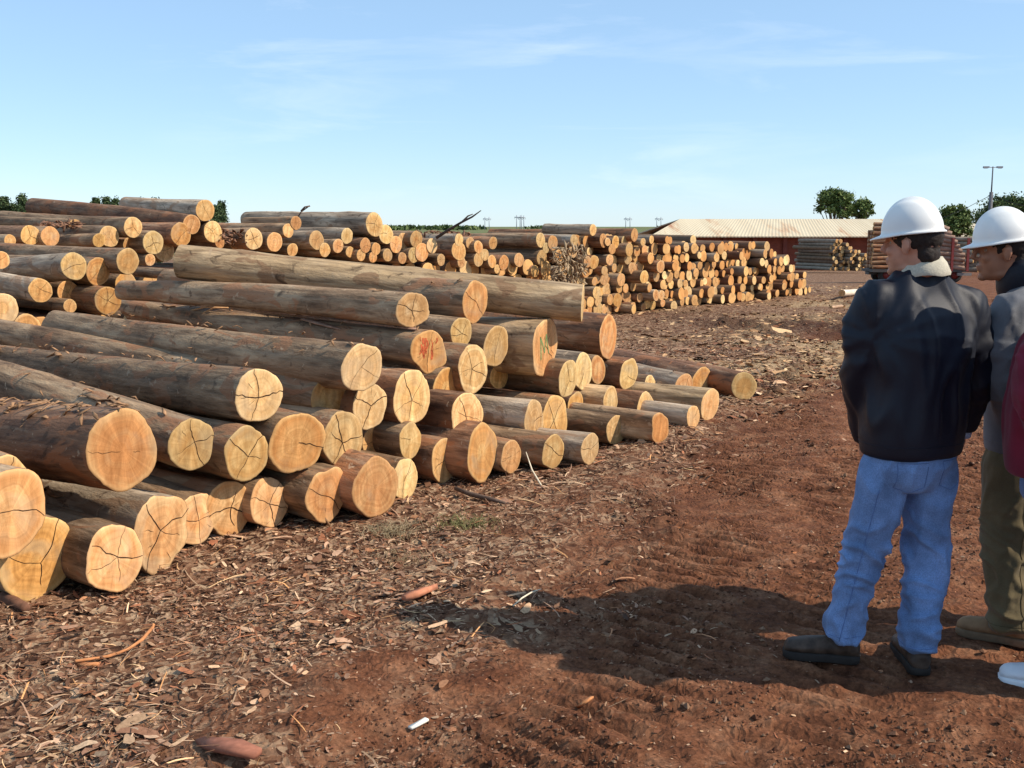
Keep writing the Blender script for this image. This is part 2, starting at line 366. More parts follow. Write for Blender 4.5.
# bark chips and litter: nobody could count it
def chips(name, n, xs, ys, size, cols, seed, dens=None, lift=.004, thin=1.0):
    g = np.random.default_rng(seed)
    x = xs; y = ys; n = len(x)
    d = np.sqrt(x*x+y*y)
    Ls = size*np.exp(g.normal(0, .55, n))*np.clip(d/6, .9, 2.3); W = Ls*g.uniform(.16, .5, n)
    W = np.minimum(W, .035*np.clip(d/6, 1, 3))*thin
    ang = g.uniform(0, 2*np.pi, n); pit = g.normal(0, .28, n); rol = g.normal(0, .35, n)
    curl = g.uniform(-.25, .6, n)
    k = np.array([-.5, -.2, .2, .5]); V = np.zeros((n, 8, 3)); tw = g.normal(0, .25, n)
    for a, kk in enumerate(k):
        for s_, sg in enumerate((-1, 1)):
            taper = g.uniform(.25, 1, n) if a in (0, 3) else g.uniform(.8, 1.1, n)
            lx = Ls*kk*g.uniform(.85, 1.1, n); ly = W*.5*sg*taper+tw*Ls*kk*kk; lz = curl*Ls*(.25-kk*kk)*.5
            lz = lz-lx*np.sin(pit)*.6+ly*np.sin(rol)
            V[:, a*2+s_, 0] = lx*np.cos(ang)-ly*np.sin(ang); V[:, a*2+s_, 1] = lx*np.sin(ang)+ly*np.cos(ang); V[:, a*2+s_, 2] = lz
    zz = gz(x, y)+lift+np.abs(g.normal(0, .006, n))*np.clip(size/.03, .5, 2)
    V[:, :, 0] += x[:, None]; V[:, :, 1] += y[:, None]; V[:, :, 2] += zz[:, None]
    base = (np.arange(n)*8)[:, None]
    q = np.concatenate([base+np.array([[0, 1, 3, 2]]), base+np.array([[2, 3, 5, 4]]), base+np.array([[4, 5, 7, 6]])])
    cols = np.array(cols); ci = g.integers(0, len(cols), n); cc = cols[ci]*g.uniform(.65, 1.35, (n, 1))*(np.array([1.55, 1.36, 1.12]) if size > .03 else np.array([1.18, 1.0, .84]))
    cc = np.repeat(cc, 8, axis=0)
    return V.reshape(-1, 3), q, cc
chipmat, t, b = newmat('bark_chip', .9, .15)
ca = N(t, 'ShaderNodeAttribute', attribute_name='tint'); tcn = N(t, 'ShaderNodeTexCoord')
fn = noise_n(t, tcn.outputs['Object'], 90, 3, .6, 0, (1, 1, 1)); c = mix(t, .6, ca.outputs['Color'], ramp(t, fn, [(.3, (.6, .6, .6)), (.7, (1.3, 1.3, 1.3))]), 'MULTIPLY')
t.links.new(c, b.inputs['Base Color']); bump(t, b, fn, .4, .003)
CCOL = [(.45, .34, .25), (.34, .24, .17), (.20, .13, .10), (.25, .17, .13), (.15, .085, .06), (.30, .22, .17), (.22, .10, .06), (.10, .055, .038), (.28, .15, .09), (.13, .07, .045), (.36, .27, .20), (.06, .035, .025)]
def sample(n, seed, y0, y1, wide):
    g = np.random.default_rng(seed); y = y0*np.exp(g.random(n)*math.log(y1/y0)); x = g.uniform(-1, 1, n)*(.62*y+.9)*wide; return x, y, g
def litter_prob(x, y):
    u = x-x_edge(y)+(fbm(x, y, .6, 3)-.5)*.7
    p = np.clip(.60-(u-.28)*1.1+(fbm(x, y, 1.1, 4)-.5)*3.0, 0.0, 1); return p, u
parts = []
x, y, g = sample(300000, 1, 2.75, 16, 1); p, u = litter_prob(x, y)
clump = np.clip((fbm(x+70, y, 2.3, 3)-.30)*3.2, .12, 1)
k = g.random(len(x)) < p*clump*.75; parts.append(chips('a', 0, x[k], y[k], .0165, CCOL, 2))
x, y, g = sample(30000, 3, 2.75, 14, 1); p, u = litter_prob(x, y)
clump = np.clip((fbm(x+20, y+5, 1.5, 3)-.45)*6, .03, 1)
k = g.random(len(x)) < p*clump*.6; parts.append(chips('b', 0, x[k], y[k], .034, CCOL, 4, lift=.008))
x, y, g = sample(130000, 5, 2.75, 20, 1); p, u = litter_prob(x, y)
k = g.random(len(x)) < .5*np.clip((fbm(x+4, y+50, 1.2, 3)-.33)*4, .1, 1); parts.append(chips('c', 0, x[k], y[k], .0085, CCOL+[(.42, .30, .2), (.30, .14, .07), (.10, .042, .024), (.12, .05, .028), (.16, .07, .038), (.09, .038, .022)], 6, lift=.001))
x, y, g = sample(60000, 7, 9, 34, 1); sw = np.clip((fbm(x+30, y, .55, 4)-.40)*6, 0, 1)*np.clip((3.5-(x-x_edge(y)))/2, 0, 1)
k = g.random(len(x)) < sw*.8; parts.append(chips('d', 0, x[k], y[k], .03, [(.40, .28, .17), (.5, .38, .24), (.30, .2, .12), (.14, .07, .04)], 8, lift=.004))
x, y, g = sample(22000, 17, 2.75, 16, 1); p, u = litter_prob(x, y)
k = g.random(len(x)) < p*.8; parts.append(chips('e', 0, x[k], y[k], .055, CCOL+[(.5, .36, .22), (.42, .24, .12)], 12, lift=.008, thin=.16))
off = 0; VV = []; QQ = []; CC = []
for V, q, cc in parts: VV.append(V); QQ.append(q+off); CC.append(cc); off += len(V)
tag(link('bark_litter', mesh_np('bark_litter', np.concatenate(VV), [np.concatenate(QQ)], [chipmat], False, {'tint': np.concatenate(CC)})),
    'grey brown bark chips and splinters littering the red dirt', None, None, 'stuff')

# clods of soil on the bare track
def clods(n, seed):
    x, y, g = sample(n, seed, 2.75, 26, 1); p, u = litter_prob(x, y)
    k = g.random(n) < np.clip(.25+(fbm(x+40, y, 1.6, 3)-.45)*5, .06, 1)*np.where(u > .1, 1, .25); x, y = x[k], y[k]; n = len(x); d = np.sqrt(x*x+y*y)
    r = .0042*np.exp(np.clip(g.normal(0, .55, n), -2, 1.3))*np.clip(d/6, .9, 2.2); o8 = np.array([(1, 0, 0), (0, 1, 0), (-1, 0, 0), (0, -1, 0), (0, 0, .8), (0, 0, -.6)], float)
    V = o8[None]*r[:, None, None]*g.uniform(.6, 1.5, (n, 6, 1)); V = V+g.normal(0, .22, (n, 6, 3))*r[:, None, None]
    V[:, :, 0] += x[:, None]; V[:, :, 1] += y[:, None]; V[:, :, 2] += (gz(x, y)+r*.35)[:, None]
    t6 = np.array([(0, 1, 4), (1, 2, 4), (2, 3, 4), (3, 0, 4), (1, 0, 5), (2, 1, 5), (3, 2, 5), (0, 3, 5)])
    q = ((np.arange(n)*6)[:, None, None]+t6[None]).reshape(-1, 3); cols = .7*np.array([(.20, .088, .046), (.15, .062, .033), (.26, .125, .07), (.12, .05, .028), (.34, .20, .12)])[g.integers(0, 5, n)]*g.uniform(.7, 1.3, (n, 1))
    tag(link('dirt_clods', mesh_np('dirt_clods', V.reshape(-1, 3), [q], [chipmat], False, {'tint': np.repeat(cols, 6, axis=0)})), 'small clods and crumbs of red soil on the bare track', None, None, 'stuff')
clods(110000, 23)

# ================================================================= LOGS
TH = lambda n: np.arange(n)*2*math.pi/n
def log_meshes(r0, r1, Ln, seed, k1=0, k2=0, ns=36, nl=22, lump=.045, bend=.02, cracks=4, bark=None, wood=None, crack_w=1.0, paint=None, split=False):
    g = random.Random(seed); th = TH(ns)
    am = [g.uniform(.2, 1)*lump/(k**.6) for k in range(1, 6)]; ph = [g.uniform(0, 6.28) for _ in range(5)]; tw = [g.uniform(-.5, .5) for _ in range(5)]
    knots = [(g.uniform(.05, .95)*Ln, g.uniform(0, 6.28), g.uniform(.05, .12), g.uniform(.05, .13)) for _ in range(g.randint(3, 7))]
    rag = np.random.default_rng(seed).normal(0, .007, (nl, ns)); rag[0] *= 1.4
    bz = g.uniform(-1, 1)*bend*Ln; by = g.uniform(-1, 1)*bend*Ln
    def outline(x):
        s = x/Ln; r = (r0+(r1-r0)*s)*np.ones(ns)
        q = np.zeros(ns)
        for k in range(1, 6): q = q+am[k-1]*np.cos((k+1)*th+ph[k-1]+tw[k-1]*s)
        q = q+.02*math.sin(x*2.3+ph[0])*np.cos(th+ph[1])+.015*np.sin(x*5.1+ph[2]+th*2)
        q = q+rag[int(round(s*(nl-1)))]
        for kx, kt, ka, kw in knots:
            dx = (x-kx)/kw; dt = np.abs((th-kt+math.pi) % (2*math.pi)-math.pi)/(kw/max(r0, .05)); q = q+ka*np.exp(-dx*dx-dt*dt)*.8
        return r*(1+q)
    def centre(s): return by*4*s*(1-s)*.5, bz*4*s*(1-s)*.5
    xs = np.linspace(0, 1, nl)*Ln; rings = []
    for x in xs:
        rr = outline(x); cy, cz = centre(x/Ln); yy = rr*np.cos(th)+cy; zz = rr*np.sin(th)+cz
        fall = max(0, 1-x/(.35*Ln)); xx = x+(k1*yy+k2*zz)*fall
        rings.append(np.stack([xx, yy, zz], 1))
    V = np.concatenate(rings); body = mesh_np('bark', V, [grid_faces(ns, nl)[:, ::-1]], [bark or BARK])
    def face(x, sgn, kk1, kk2, cracks):
        mb = MB(); rr = outline(x); fr = [.03, .25, .5, .75, .93, .985, 1.0]; dep = [0, 0, 0, 0, 0, .001, .006]; RG = []
        for f_, dp in zip(fr, dep):
            yy = rr*f_*np.cos(th); zz = rr*f_*np.sin(th); RG.append(np.stack([np.full(ns, x)+kk1*yy+kk2*zz-sgn*(.003-dp), yy, zz], 1))
        q = grid_faces(ns, len(fr)); V = np.concatenate(RG+[RG[0].mean(0)[None]])
        n0 = len(V)-1; tr = np.array([(n0, (i+1) % ns, i) for i in range(ns)])
        q2 = q if sgn < 0 else q[:, ::-1]; tr2 = tr if sgn < 0 else tr[:, ::-1]
        mb.add(V, q2[:, ::-1] if False else q2, tr2)
        rim = np.concatenate([np.full(ns, f_) for f_ in fr]+[[0]])
        rads = [rim]
        def surf(y, z, up=.0045): return (x+kk1*y+kk2*z-(-sgn)*(-1)*0+(-up if sgn > 0 else up)*1, y, z)
        def strip(pts, ws, m):
            Vs = []
            for i, (y, z) in enumerate(pts):
                a = pts[max(i-1, 0)]; b_ = pts[min(i+1, len(pts)-1)]; dx, dy = b_[0]-a[0], b_[1]-a[1]; l = math.hypot(dx, dy)+1e-9; nxx, nyy = -dy/l*ws[i]/2, dx/l*ws[i]/2
                Vs += [surf(y+nxx, z+nyy), surf(y-nxx, z-nyy)]
            qs = [(2*i, 2*i+1, 2*i+3, 2*i+2) for i in range(len(pts)-1)]
            mb.add(Vs, qs, m=m); rads.append(np.zeros(len(Vs)))
        if cracks:
            c0 = (g.uniform(-.12, .12)*r0, g.uniform(-.12, .12)*r0); a0 = g.uniform(0, 6.28)
            for k in range(cracks):
                a = a0+k*2*math.pi/cracks+g.uniform(-.35, .35); nseg = 7; reach = g.choice([1, 1, .97, .7]) if cracks > 2 else .97
                pts = []; aa = a; ii = int((a % (2*math.pi))/(2*math.pi)*ns) % ns; rmax = rr[ii]*reach*.985
                wob = 0
                for q_ in range(nseg+1):
                    f_ = q_/nseg; wob += g.uniform(-.14, .14)*(1-f_*.4)
                    aa = a+wob; pts.append((c0[0]*(1-f_)+rmax*f_*math.cos(aa), c0[1]*(1-f_)+rmax*f_*math.sin(aa)))
                w0 = g.uniform(.014, .036)*r0*crack_w; ws = [w0*(.35+.65*math.sin(min(1, .25+q_/nseg*1.0)*math.pi*.85))*g.uniform(.8, 1.1) for q_ in range(nseg+1)]
                if reach < .95: ws[-1] = .001
                strip(pts, ws, 1)
            for k in range(g.randint(0, 3)):
                a = g.uniform(0, 6.28); f0 = g.uniform(.2, .6); f1 = f0+g.uniform(.15, .35)
                pts = [(r0*(f0+(f1-f0)*q_/3)*math.cos(a+g.uniform(-.06, .06)), r0*(f0+(f1-f0)*q_/3)*math.sin(a+g.uniform(-.06, .06))) for q_ in range(4)]
                strip(pts, [.001, .012*r0, .012*r0, .001], 1)
        if paint and sgn > 0:
            for st in paint: strip([(p_[0]*r0, p_[1]*r0) for p_ in st[1]], [st[2]*r0]*len(st[1]), st[0])
        me = mb.mesh('cut_face', [wood or WOOD, CRACK, REDP, GREENP], True, {'rim': np.concatenate(rads)})
        return me
    near = face(0, 1, k1, k2, cracks); far = face(Ln, -1, 0, 0, cracks)
    return body, near, far
LOGS = []     # (projected radius, builder) so that only the ones that show largest stay individuals
def place_log(near, far, r0, r1, seed, label, group, aspect=None, **kw):
    near = Vector(near); far = Vector(far); ax = (far-near); Ln = ax.length; a = ax.normalized()
    Yv = Vector((0, 0, 1)).cross(a).normalized(); Zv = a.cross(Yv)
    k1 = 0
    if aspect:
        d = near-C0; th_ = math.atan2(d.x, d.y); be = math.acos(min(.99, max(.25, aspect)))
        mv_ = Vector((-math.sin(th_), -math.cos(th_), 0)); rv = Vector((math.cos(th_), -math.sin(th_), 0)); n = mv_*math.cos(be)+rv*math.sin(be)
        phi = max(-R(18), min(R(18), math.atan2(n.dot(Yv), n.dot(-a)))); k1 = math.tan(phi)
    M = Matrix((a, Yv, Zv)).transposed().to_4x4(); M.translation = near
    body, nf_, ff = log_meshes(r0, r1, Ln, seed, k1=k1, k2=rnd.uniform(-.08, .08), **kw)
    e = empty('log', (0, 0, 0), label, 'log', group); e.matrix_world = M
    link('bark', body, e); link('cut_face', nf_, e); link('cut_face', ff, e)
    return e
AZ = R(-50.5)
def axis_dir(daz=0, tilt=0):
    az = AZ+R(daz); return Vector((math.sin(az), math.cos(az), math.tan(R(tilt)))).normalized()
def plane_hit(px, py, P0, dr, off):
    n = Vector((-dr[1], dr[0])); r = ray(px, py); c = -(Vector(P0)).dot(n)
    t_ = (off-c)/(r.x*n.x+r.y*n.y); return C0+r*t_, t_
LF = ((-1.9, 4.8), (.589, .808)); LM = ((-4.1, 14.0), (.665, .747)); LN = ((-3.95, 10.2), (.64, .768))
def far_of(near, daz, tilt, Ln, fp=None, through=None):
    if fp or through:
        q = fp or through; d = axis_dir(daz); v = ray(*q); nrm = Vector((-d.y, d.x))   # plane through near, containing d, vertical
        t_ = (near.x*nrm.x+near.y*nrm.y)/(v.x*nrm.x+v.y*nrm.y); P_ = C0+v*t_
        if fp: return P_
        return near+(P_-near).normalized()*Ln
    return near+axis_dir(daz, tilt)*Ln
def S(m_, *segs): return segs
# px, py, ry, aspect, mode('g' on ground or setback), options, label
FG = [
 (37,559,42,.84,'g',dict(cracks=3,wood='o'),'big cut log with orange heart ring on the ground at the lower left corner'),
 (115,559,34.6,.78,'g',dict(cracks=5),'log on the ground second from the lower left, cracks crossing its round face'),
 (161,533,38,.69,'g',dict(cracks=4,lump=.11,bark='g'),'log with lumpy uneven face on the ground under the largest left log'),
 (197,519,27,.72,'g',dict(cracks=4,back=.35),'pale log peeking out right behind the lumpy faced log on the ground'),
 (229,508,28.5,.80,'g',dict(cracks=4,crack_w=1.4),'ground log with dark cross crack below the two middle left logs'),
 (269.7,503,26,.70,'g',dict(cracks=4,crack_w=1.3),'ground log with a vertical and a horizontal crack and shaded top half'),
 (327,495,28.5,.68,'g',dict(cracks=2,lump=.08,wood='o'),'split ended log on the ground with twigs leaning on it'),
 (376,487,30,.76,'g',dict(cracks=0,wood='o',bark='r'),'smooth orange faced log on the ground without any crack'),
 (405,479,21,.60,'g',dict(cracks=2,wood='p',back=.3),'small pale log on the ground tucked right behind the smooth orange faced log'),
 (445,460,23,.56,'g',dict(cracks=1,bark='r'),'ground log with half of its narrow face in shadow'),
 (482,452.5,29,.50,'g',dict(cracks=0,wood='o',lump=.07,bark='r'),'tall oval orange faced log standing out at the front of the ground row'),
 (511,457,17,.6,'g',dict(cracks=1,back=.3),'shadowed log on the ground right of the tall oval orange one'),
 (553,452,18,.6,'g',dict(cracks=2),'ground log with split end under the pair of large pale faces'),
 (590,449,16,.56,'g',dict(cracks=3,wood='p',bark='g'),'grey log with pale face lying on the ground bark litter'),
 (598,431,8,.6,'g',dict(cracks=0,bark='t',back=.2),'thin pale log on the ground behind the grey barked ground log'),
 (616,430,15.5,.62,'g',dict(cracks=0,back=.1),'ground log with a round half shaded face, third from the right foot of the pile'),
 (660,431.5,16,.54,'g',dict(cracks=0,wood='o',lump=.13),'log with ragged knobbly orange face on the ground near the right foot'),
 (693,419,11.5,.55,'g',dict(cracks=1,bark='g'),'small dull faced log on the ground near the right end of the pile'),
 (710,406,16,.56,'g',dict(cracks=0,bark='t'),'pale faced log low at the right end of the near pile'),
 (744,387,14,.88,'g',dict(cracks=0,daz=22,lump=.03,bark='r'),'rightmost log of the near pile, turned with its round ringed face to the viewer'),
 # second layer upwards
 (122.6,450,41.6,.78,-.10,dict(through=(0,437),cracks=1,wood='o',lump=.05,bark='r',crack_w=.5),'largest log with flaky bark and a big ringed face resting on the lower left logs'),
 (191.5,444.6,26.5,.84,-.02,dict(through=(0,385),cracks=4),'long log whose round face shows beside the largest left log'),
 (247,454,28,.78,.05,dict(cracks=4,crack_w=1.2),'log with star shaped cracks between two large faces, left of the wavy ringed one'),
 (297,443,31.5,.86,.0,dict(cracks=1,wood='o',lump=.07),'log with big lumpy orange ringed face and one long crack'),
 (343,439.3,29.5,.66,.05,dict(cracks=5,crack_w=1.5,wood='p'),'pale log with many wide cracks resting over the split ended log'),
 (10,513,43,.80,-.15,dict(cracks=2),'big rough edged log cut by the left picture edge'),
 (5,488,31,.9,.15,dict(cracks=2,lump=.08),'pale rough log behind the one cut by the left picture edge'),
 (259,395.6,27.7,.83,.02,dict(through=(0,361),cracks=4,crack_w=1.4,wood='p'),'long bare log from the left edge with four way crack in its pale face'),
 (328,397,20.5,.80,.22,dict(cracks=0,wood='o',through=(100,352)),'smaller orange faced log between the two long barked logs'),
 (370,406,24.4,.66,.12,dict(cracks=3,crack_w=1.7,wood='p'),'pale log with a wide Y shaped crack below the dark long log'),
 (362,367.5,25.4,.78,-.08,dict(fp=(58,326),cracks=3,wood='p',r1=.88,crack_w=.7),'long dark log whose sawn left end shows too, lying across the pile middle'),
 (412,398,28.6,.63,.10,dict(cracks=5,crack_w=1.0,wood='p',bark='r'),'large pale oval face with fine cross cracks in the middle of the pile'),
 (446,387,20,.62,.28,dict(cracks=1,wood='o'),'small orange ringed log right of the large pale oval face'),
 (473,369,24,.63,.18,dict(cracks=5,wood='p',crack_w=.8),'pale log with hairline star cracks under the bright yellow face'),
 (428.5,351.5,21.6,.80,.04,dict(fp=(130,309),cracks=2,lump=.09,r1=.62,wood='o',paint=True),'long log with bright red stained face and a peeling bark strip'),
 (412.5,309.8,17.8,.96,.1,dict(fp=(124,290),cracks=4,crack_w=1.3,wood='p',r1=.75),'long log with yellow face split by a dark cross, high on the pile'),
 (475,302,22,.55,.38,dict(fp=(168,281),cracks=2,wood='o',r1=.72),'long log with brownish orange face just under the top peeled log'),
 (461,332,15,.72,.32,dict(cracks=5,wood='p'),'small yellow log with radial cracks below the brownish orange face'),
 (496,346,21,.60,.25,dict(cracks=2,wood='p'),'bright pale yellow oval face with one thin curved crack'),
 (545,347,29.5,.42,.12,dict(cracks=1,green=True,bark='t',lump=.06),'very thick log with a green painted mark on its face'),
 (608,337,23,.36,.42,dict(cracks=0,wood='o',bark='r'),'thick red brown log under the right end of the long peeled top log'),
 (568,378.7,19.6,.46,.05,dict(cracks=3,wood='p'),'log with curved crack below the green marked log'),
 (583,371.6,19.4,.45,.30,dict(cracks=1,wood='p',bark='g'),'pale log tucked behind the curved crack log at the right slope'),
 (598,369.8,14.5,.50,.42,dict(cracks=0,wood='o'),'small orange log right of the tucked pale log on the right slope'),
 (628.6,374,15.9,.56,.34,dict(cracks=1,wood='p',bark='r'),'log with bright white spot at its heart on the right slope'),
 (684,389.4,15.2,.56,.15,dict(daz=24,cracks=3,bark='g'),'long grey log with cracked face lying on the right end of the pile'),
 (703,386,19,.34,.30,dict(daz=26,cracks=0,wood='o',bark='r'),'narrow orange faced log second from the right end of the pile'),
 (669,401.8,14.8,.47,.10,dict(cracks=2,wood='p'),'pale log above the ragged knobbly ground log'),
 (646,409.7,18.4,.46,.05,dict(cracks=2,bark='r'),'log with stripped bark ridge right of the short stubby log'),
 (650,386,11,.5,.45,dict(cracks=1,wood='p'),'small pale log half hidden above the stripped ridge log'),
 (610.6,400.8,14.6,.48,.12,dict(cracks=0,wood='p',bark='t'),'short stubby log with plain pale face on the right slope'),
 (575.5,408,17,.45,.28,dict(cracks=0,wood='o',bark='r'),'orange log half hidden behind the large face right of centre'),
 (555,419.6,24.4,.53,.08,dict(cracks=4),'large oval face with forked cracks at the right of the centre'),
 (534,421.9,22,.44,.0,dict(cracks=1,wood='p',bark='g'),'log with scratched bark and bright pale face left of the forked crack face'),
 (467,415,22.6,.70,.02,dict(cracks=4,bark='r'),'log with a slanted cross crack above the tall oval orange one'),
 (410,441,18,.62,.10,dict(cracks=1),'log with its upper half hidden under the large pale oval face'),
 (375,441,17,.70,.35,dict(cracks=1,wood='o'),'log sunk in shadow between the many cracked and the half hidden faces'),
 (498.8,377,12.5,.70,.55,dict(cracks=0,wood='o'),'small log in shadow below the bright pale yellow face'),
 (518.7,378,11.5,.62,.55,dict(cracks=0,wood='o'),'small half shaded log under the very thick green marked log'),
 (437,409,16,.66,.5,dict(cracks=1,wood='o'),'log in deep shadow between the centre faces'),
 (300,470,14,.66,.7,dict(cracks=0,wood='o'),'log deep in shadow under the big lumpy orange ringed face'),
]
WM = {None: WOOD, 'p': WOODP, 'o': WOODO}; BM = {None: BARK, 'r': BARKRED, 't': BARKTAN, 'g': BARKGREY}
def stroke_paint():
    g = random.Random(3); out_ = []
    for k in range(16):
        a = g.uniform(-.5, .6); z0 = g.uniform(.05, .7); l = g.uniform(.15, .5)
        out_.append((2, [(a, z0), (a+g.uniform(-.05, .05), z0-l*.5), (a+g.uniform(-.08, .08), z0-l)], g.uniform(.03, .12)))
    return out_
GREENMARK = [(3, [(.30, -.42), (.36, .1), (.42, .38)], .07), (3, [(.42, .38), (.18, .05), (.05, -.2)], .06), (3, [(.05, -.2), (.0, .2), (-.03, .44)], .06), (3, [(-.03, .44), (-.16, .05), (-.30, -.25)], .06)]
fg_tops = []
for i, (px, py, ry, asp, mode, o, lab) in enumerate(FG):
    r_ = ray(px, py)
    if mode == 'g':
        t_ = CAMH/(ry/F-r_.z); near = C0+r_*t_
        t_ += o.get('back', 0)*0; near = C0+r_*t_
        off = 0
    else:
        near, t_ = plane_hit(px, py, *LF, mode+.06)
        near, t_ = plane_hit(px, py, *LF, mode+.06+.22*max(0, near.z-.3))
    rr0 = ry*t_/F
    if mode == 'g': near.z = max(near.z, float(gz(near.x, near.y)[0])+rr0*.93)
    Ln = o.get('L', rnd.uniform(3.8, 4.4)); daz = o.get('daz', rnd.uniform(-2.5, 2.5))
    far = far_of(near, daz, rnd.uniform(-.3, .6), Ln, o.get('fp'), o.get('through'))
    r1 = rr0*o.get('r1', rnd.uniform(.84, .98))
    if o.get('through') or o.get('fp'): pass
    pt = stroke_paint() if o.get('paint') else (GREENMARK if o.get('green') else None)
    place_log(near, far, rr0, r1, 100+i, lab, 'logs of the near pile', aspect=asp, cracks=o.get('cracks', 3), lump=o.get('lump', .05),
              bark=BM[o.get('bark')], wood=WM[o.get('wood')], crack_w=o.get('crack_w', 1), paint=pt, ns=44, nl=34, bend=.012)
    fg_tops.append((near, far, rr0, r1))
# the peeled log across the top
nr_ = at_y(582.5, 303.5, 8.35); fr_ = at_y(181, 262, 8.75)
place_log(nr_, fr_, .150, .140, 999, 'long smooth tan peeled log lying level across the very top of the near pile', 'logs of the near pile',
          cracks=2, bark=BARKTAN, wood=WOODP, ns=48, nl=40, lump=.03, bend=.006)
TOPLOG = (nr_, fr_)

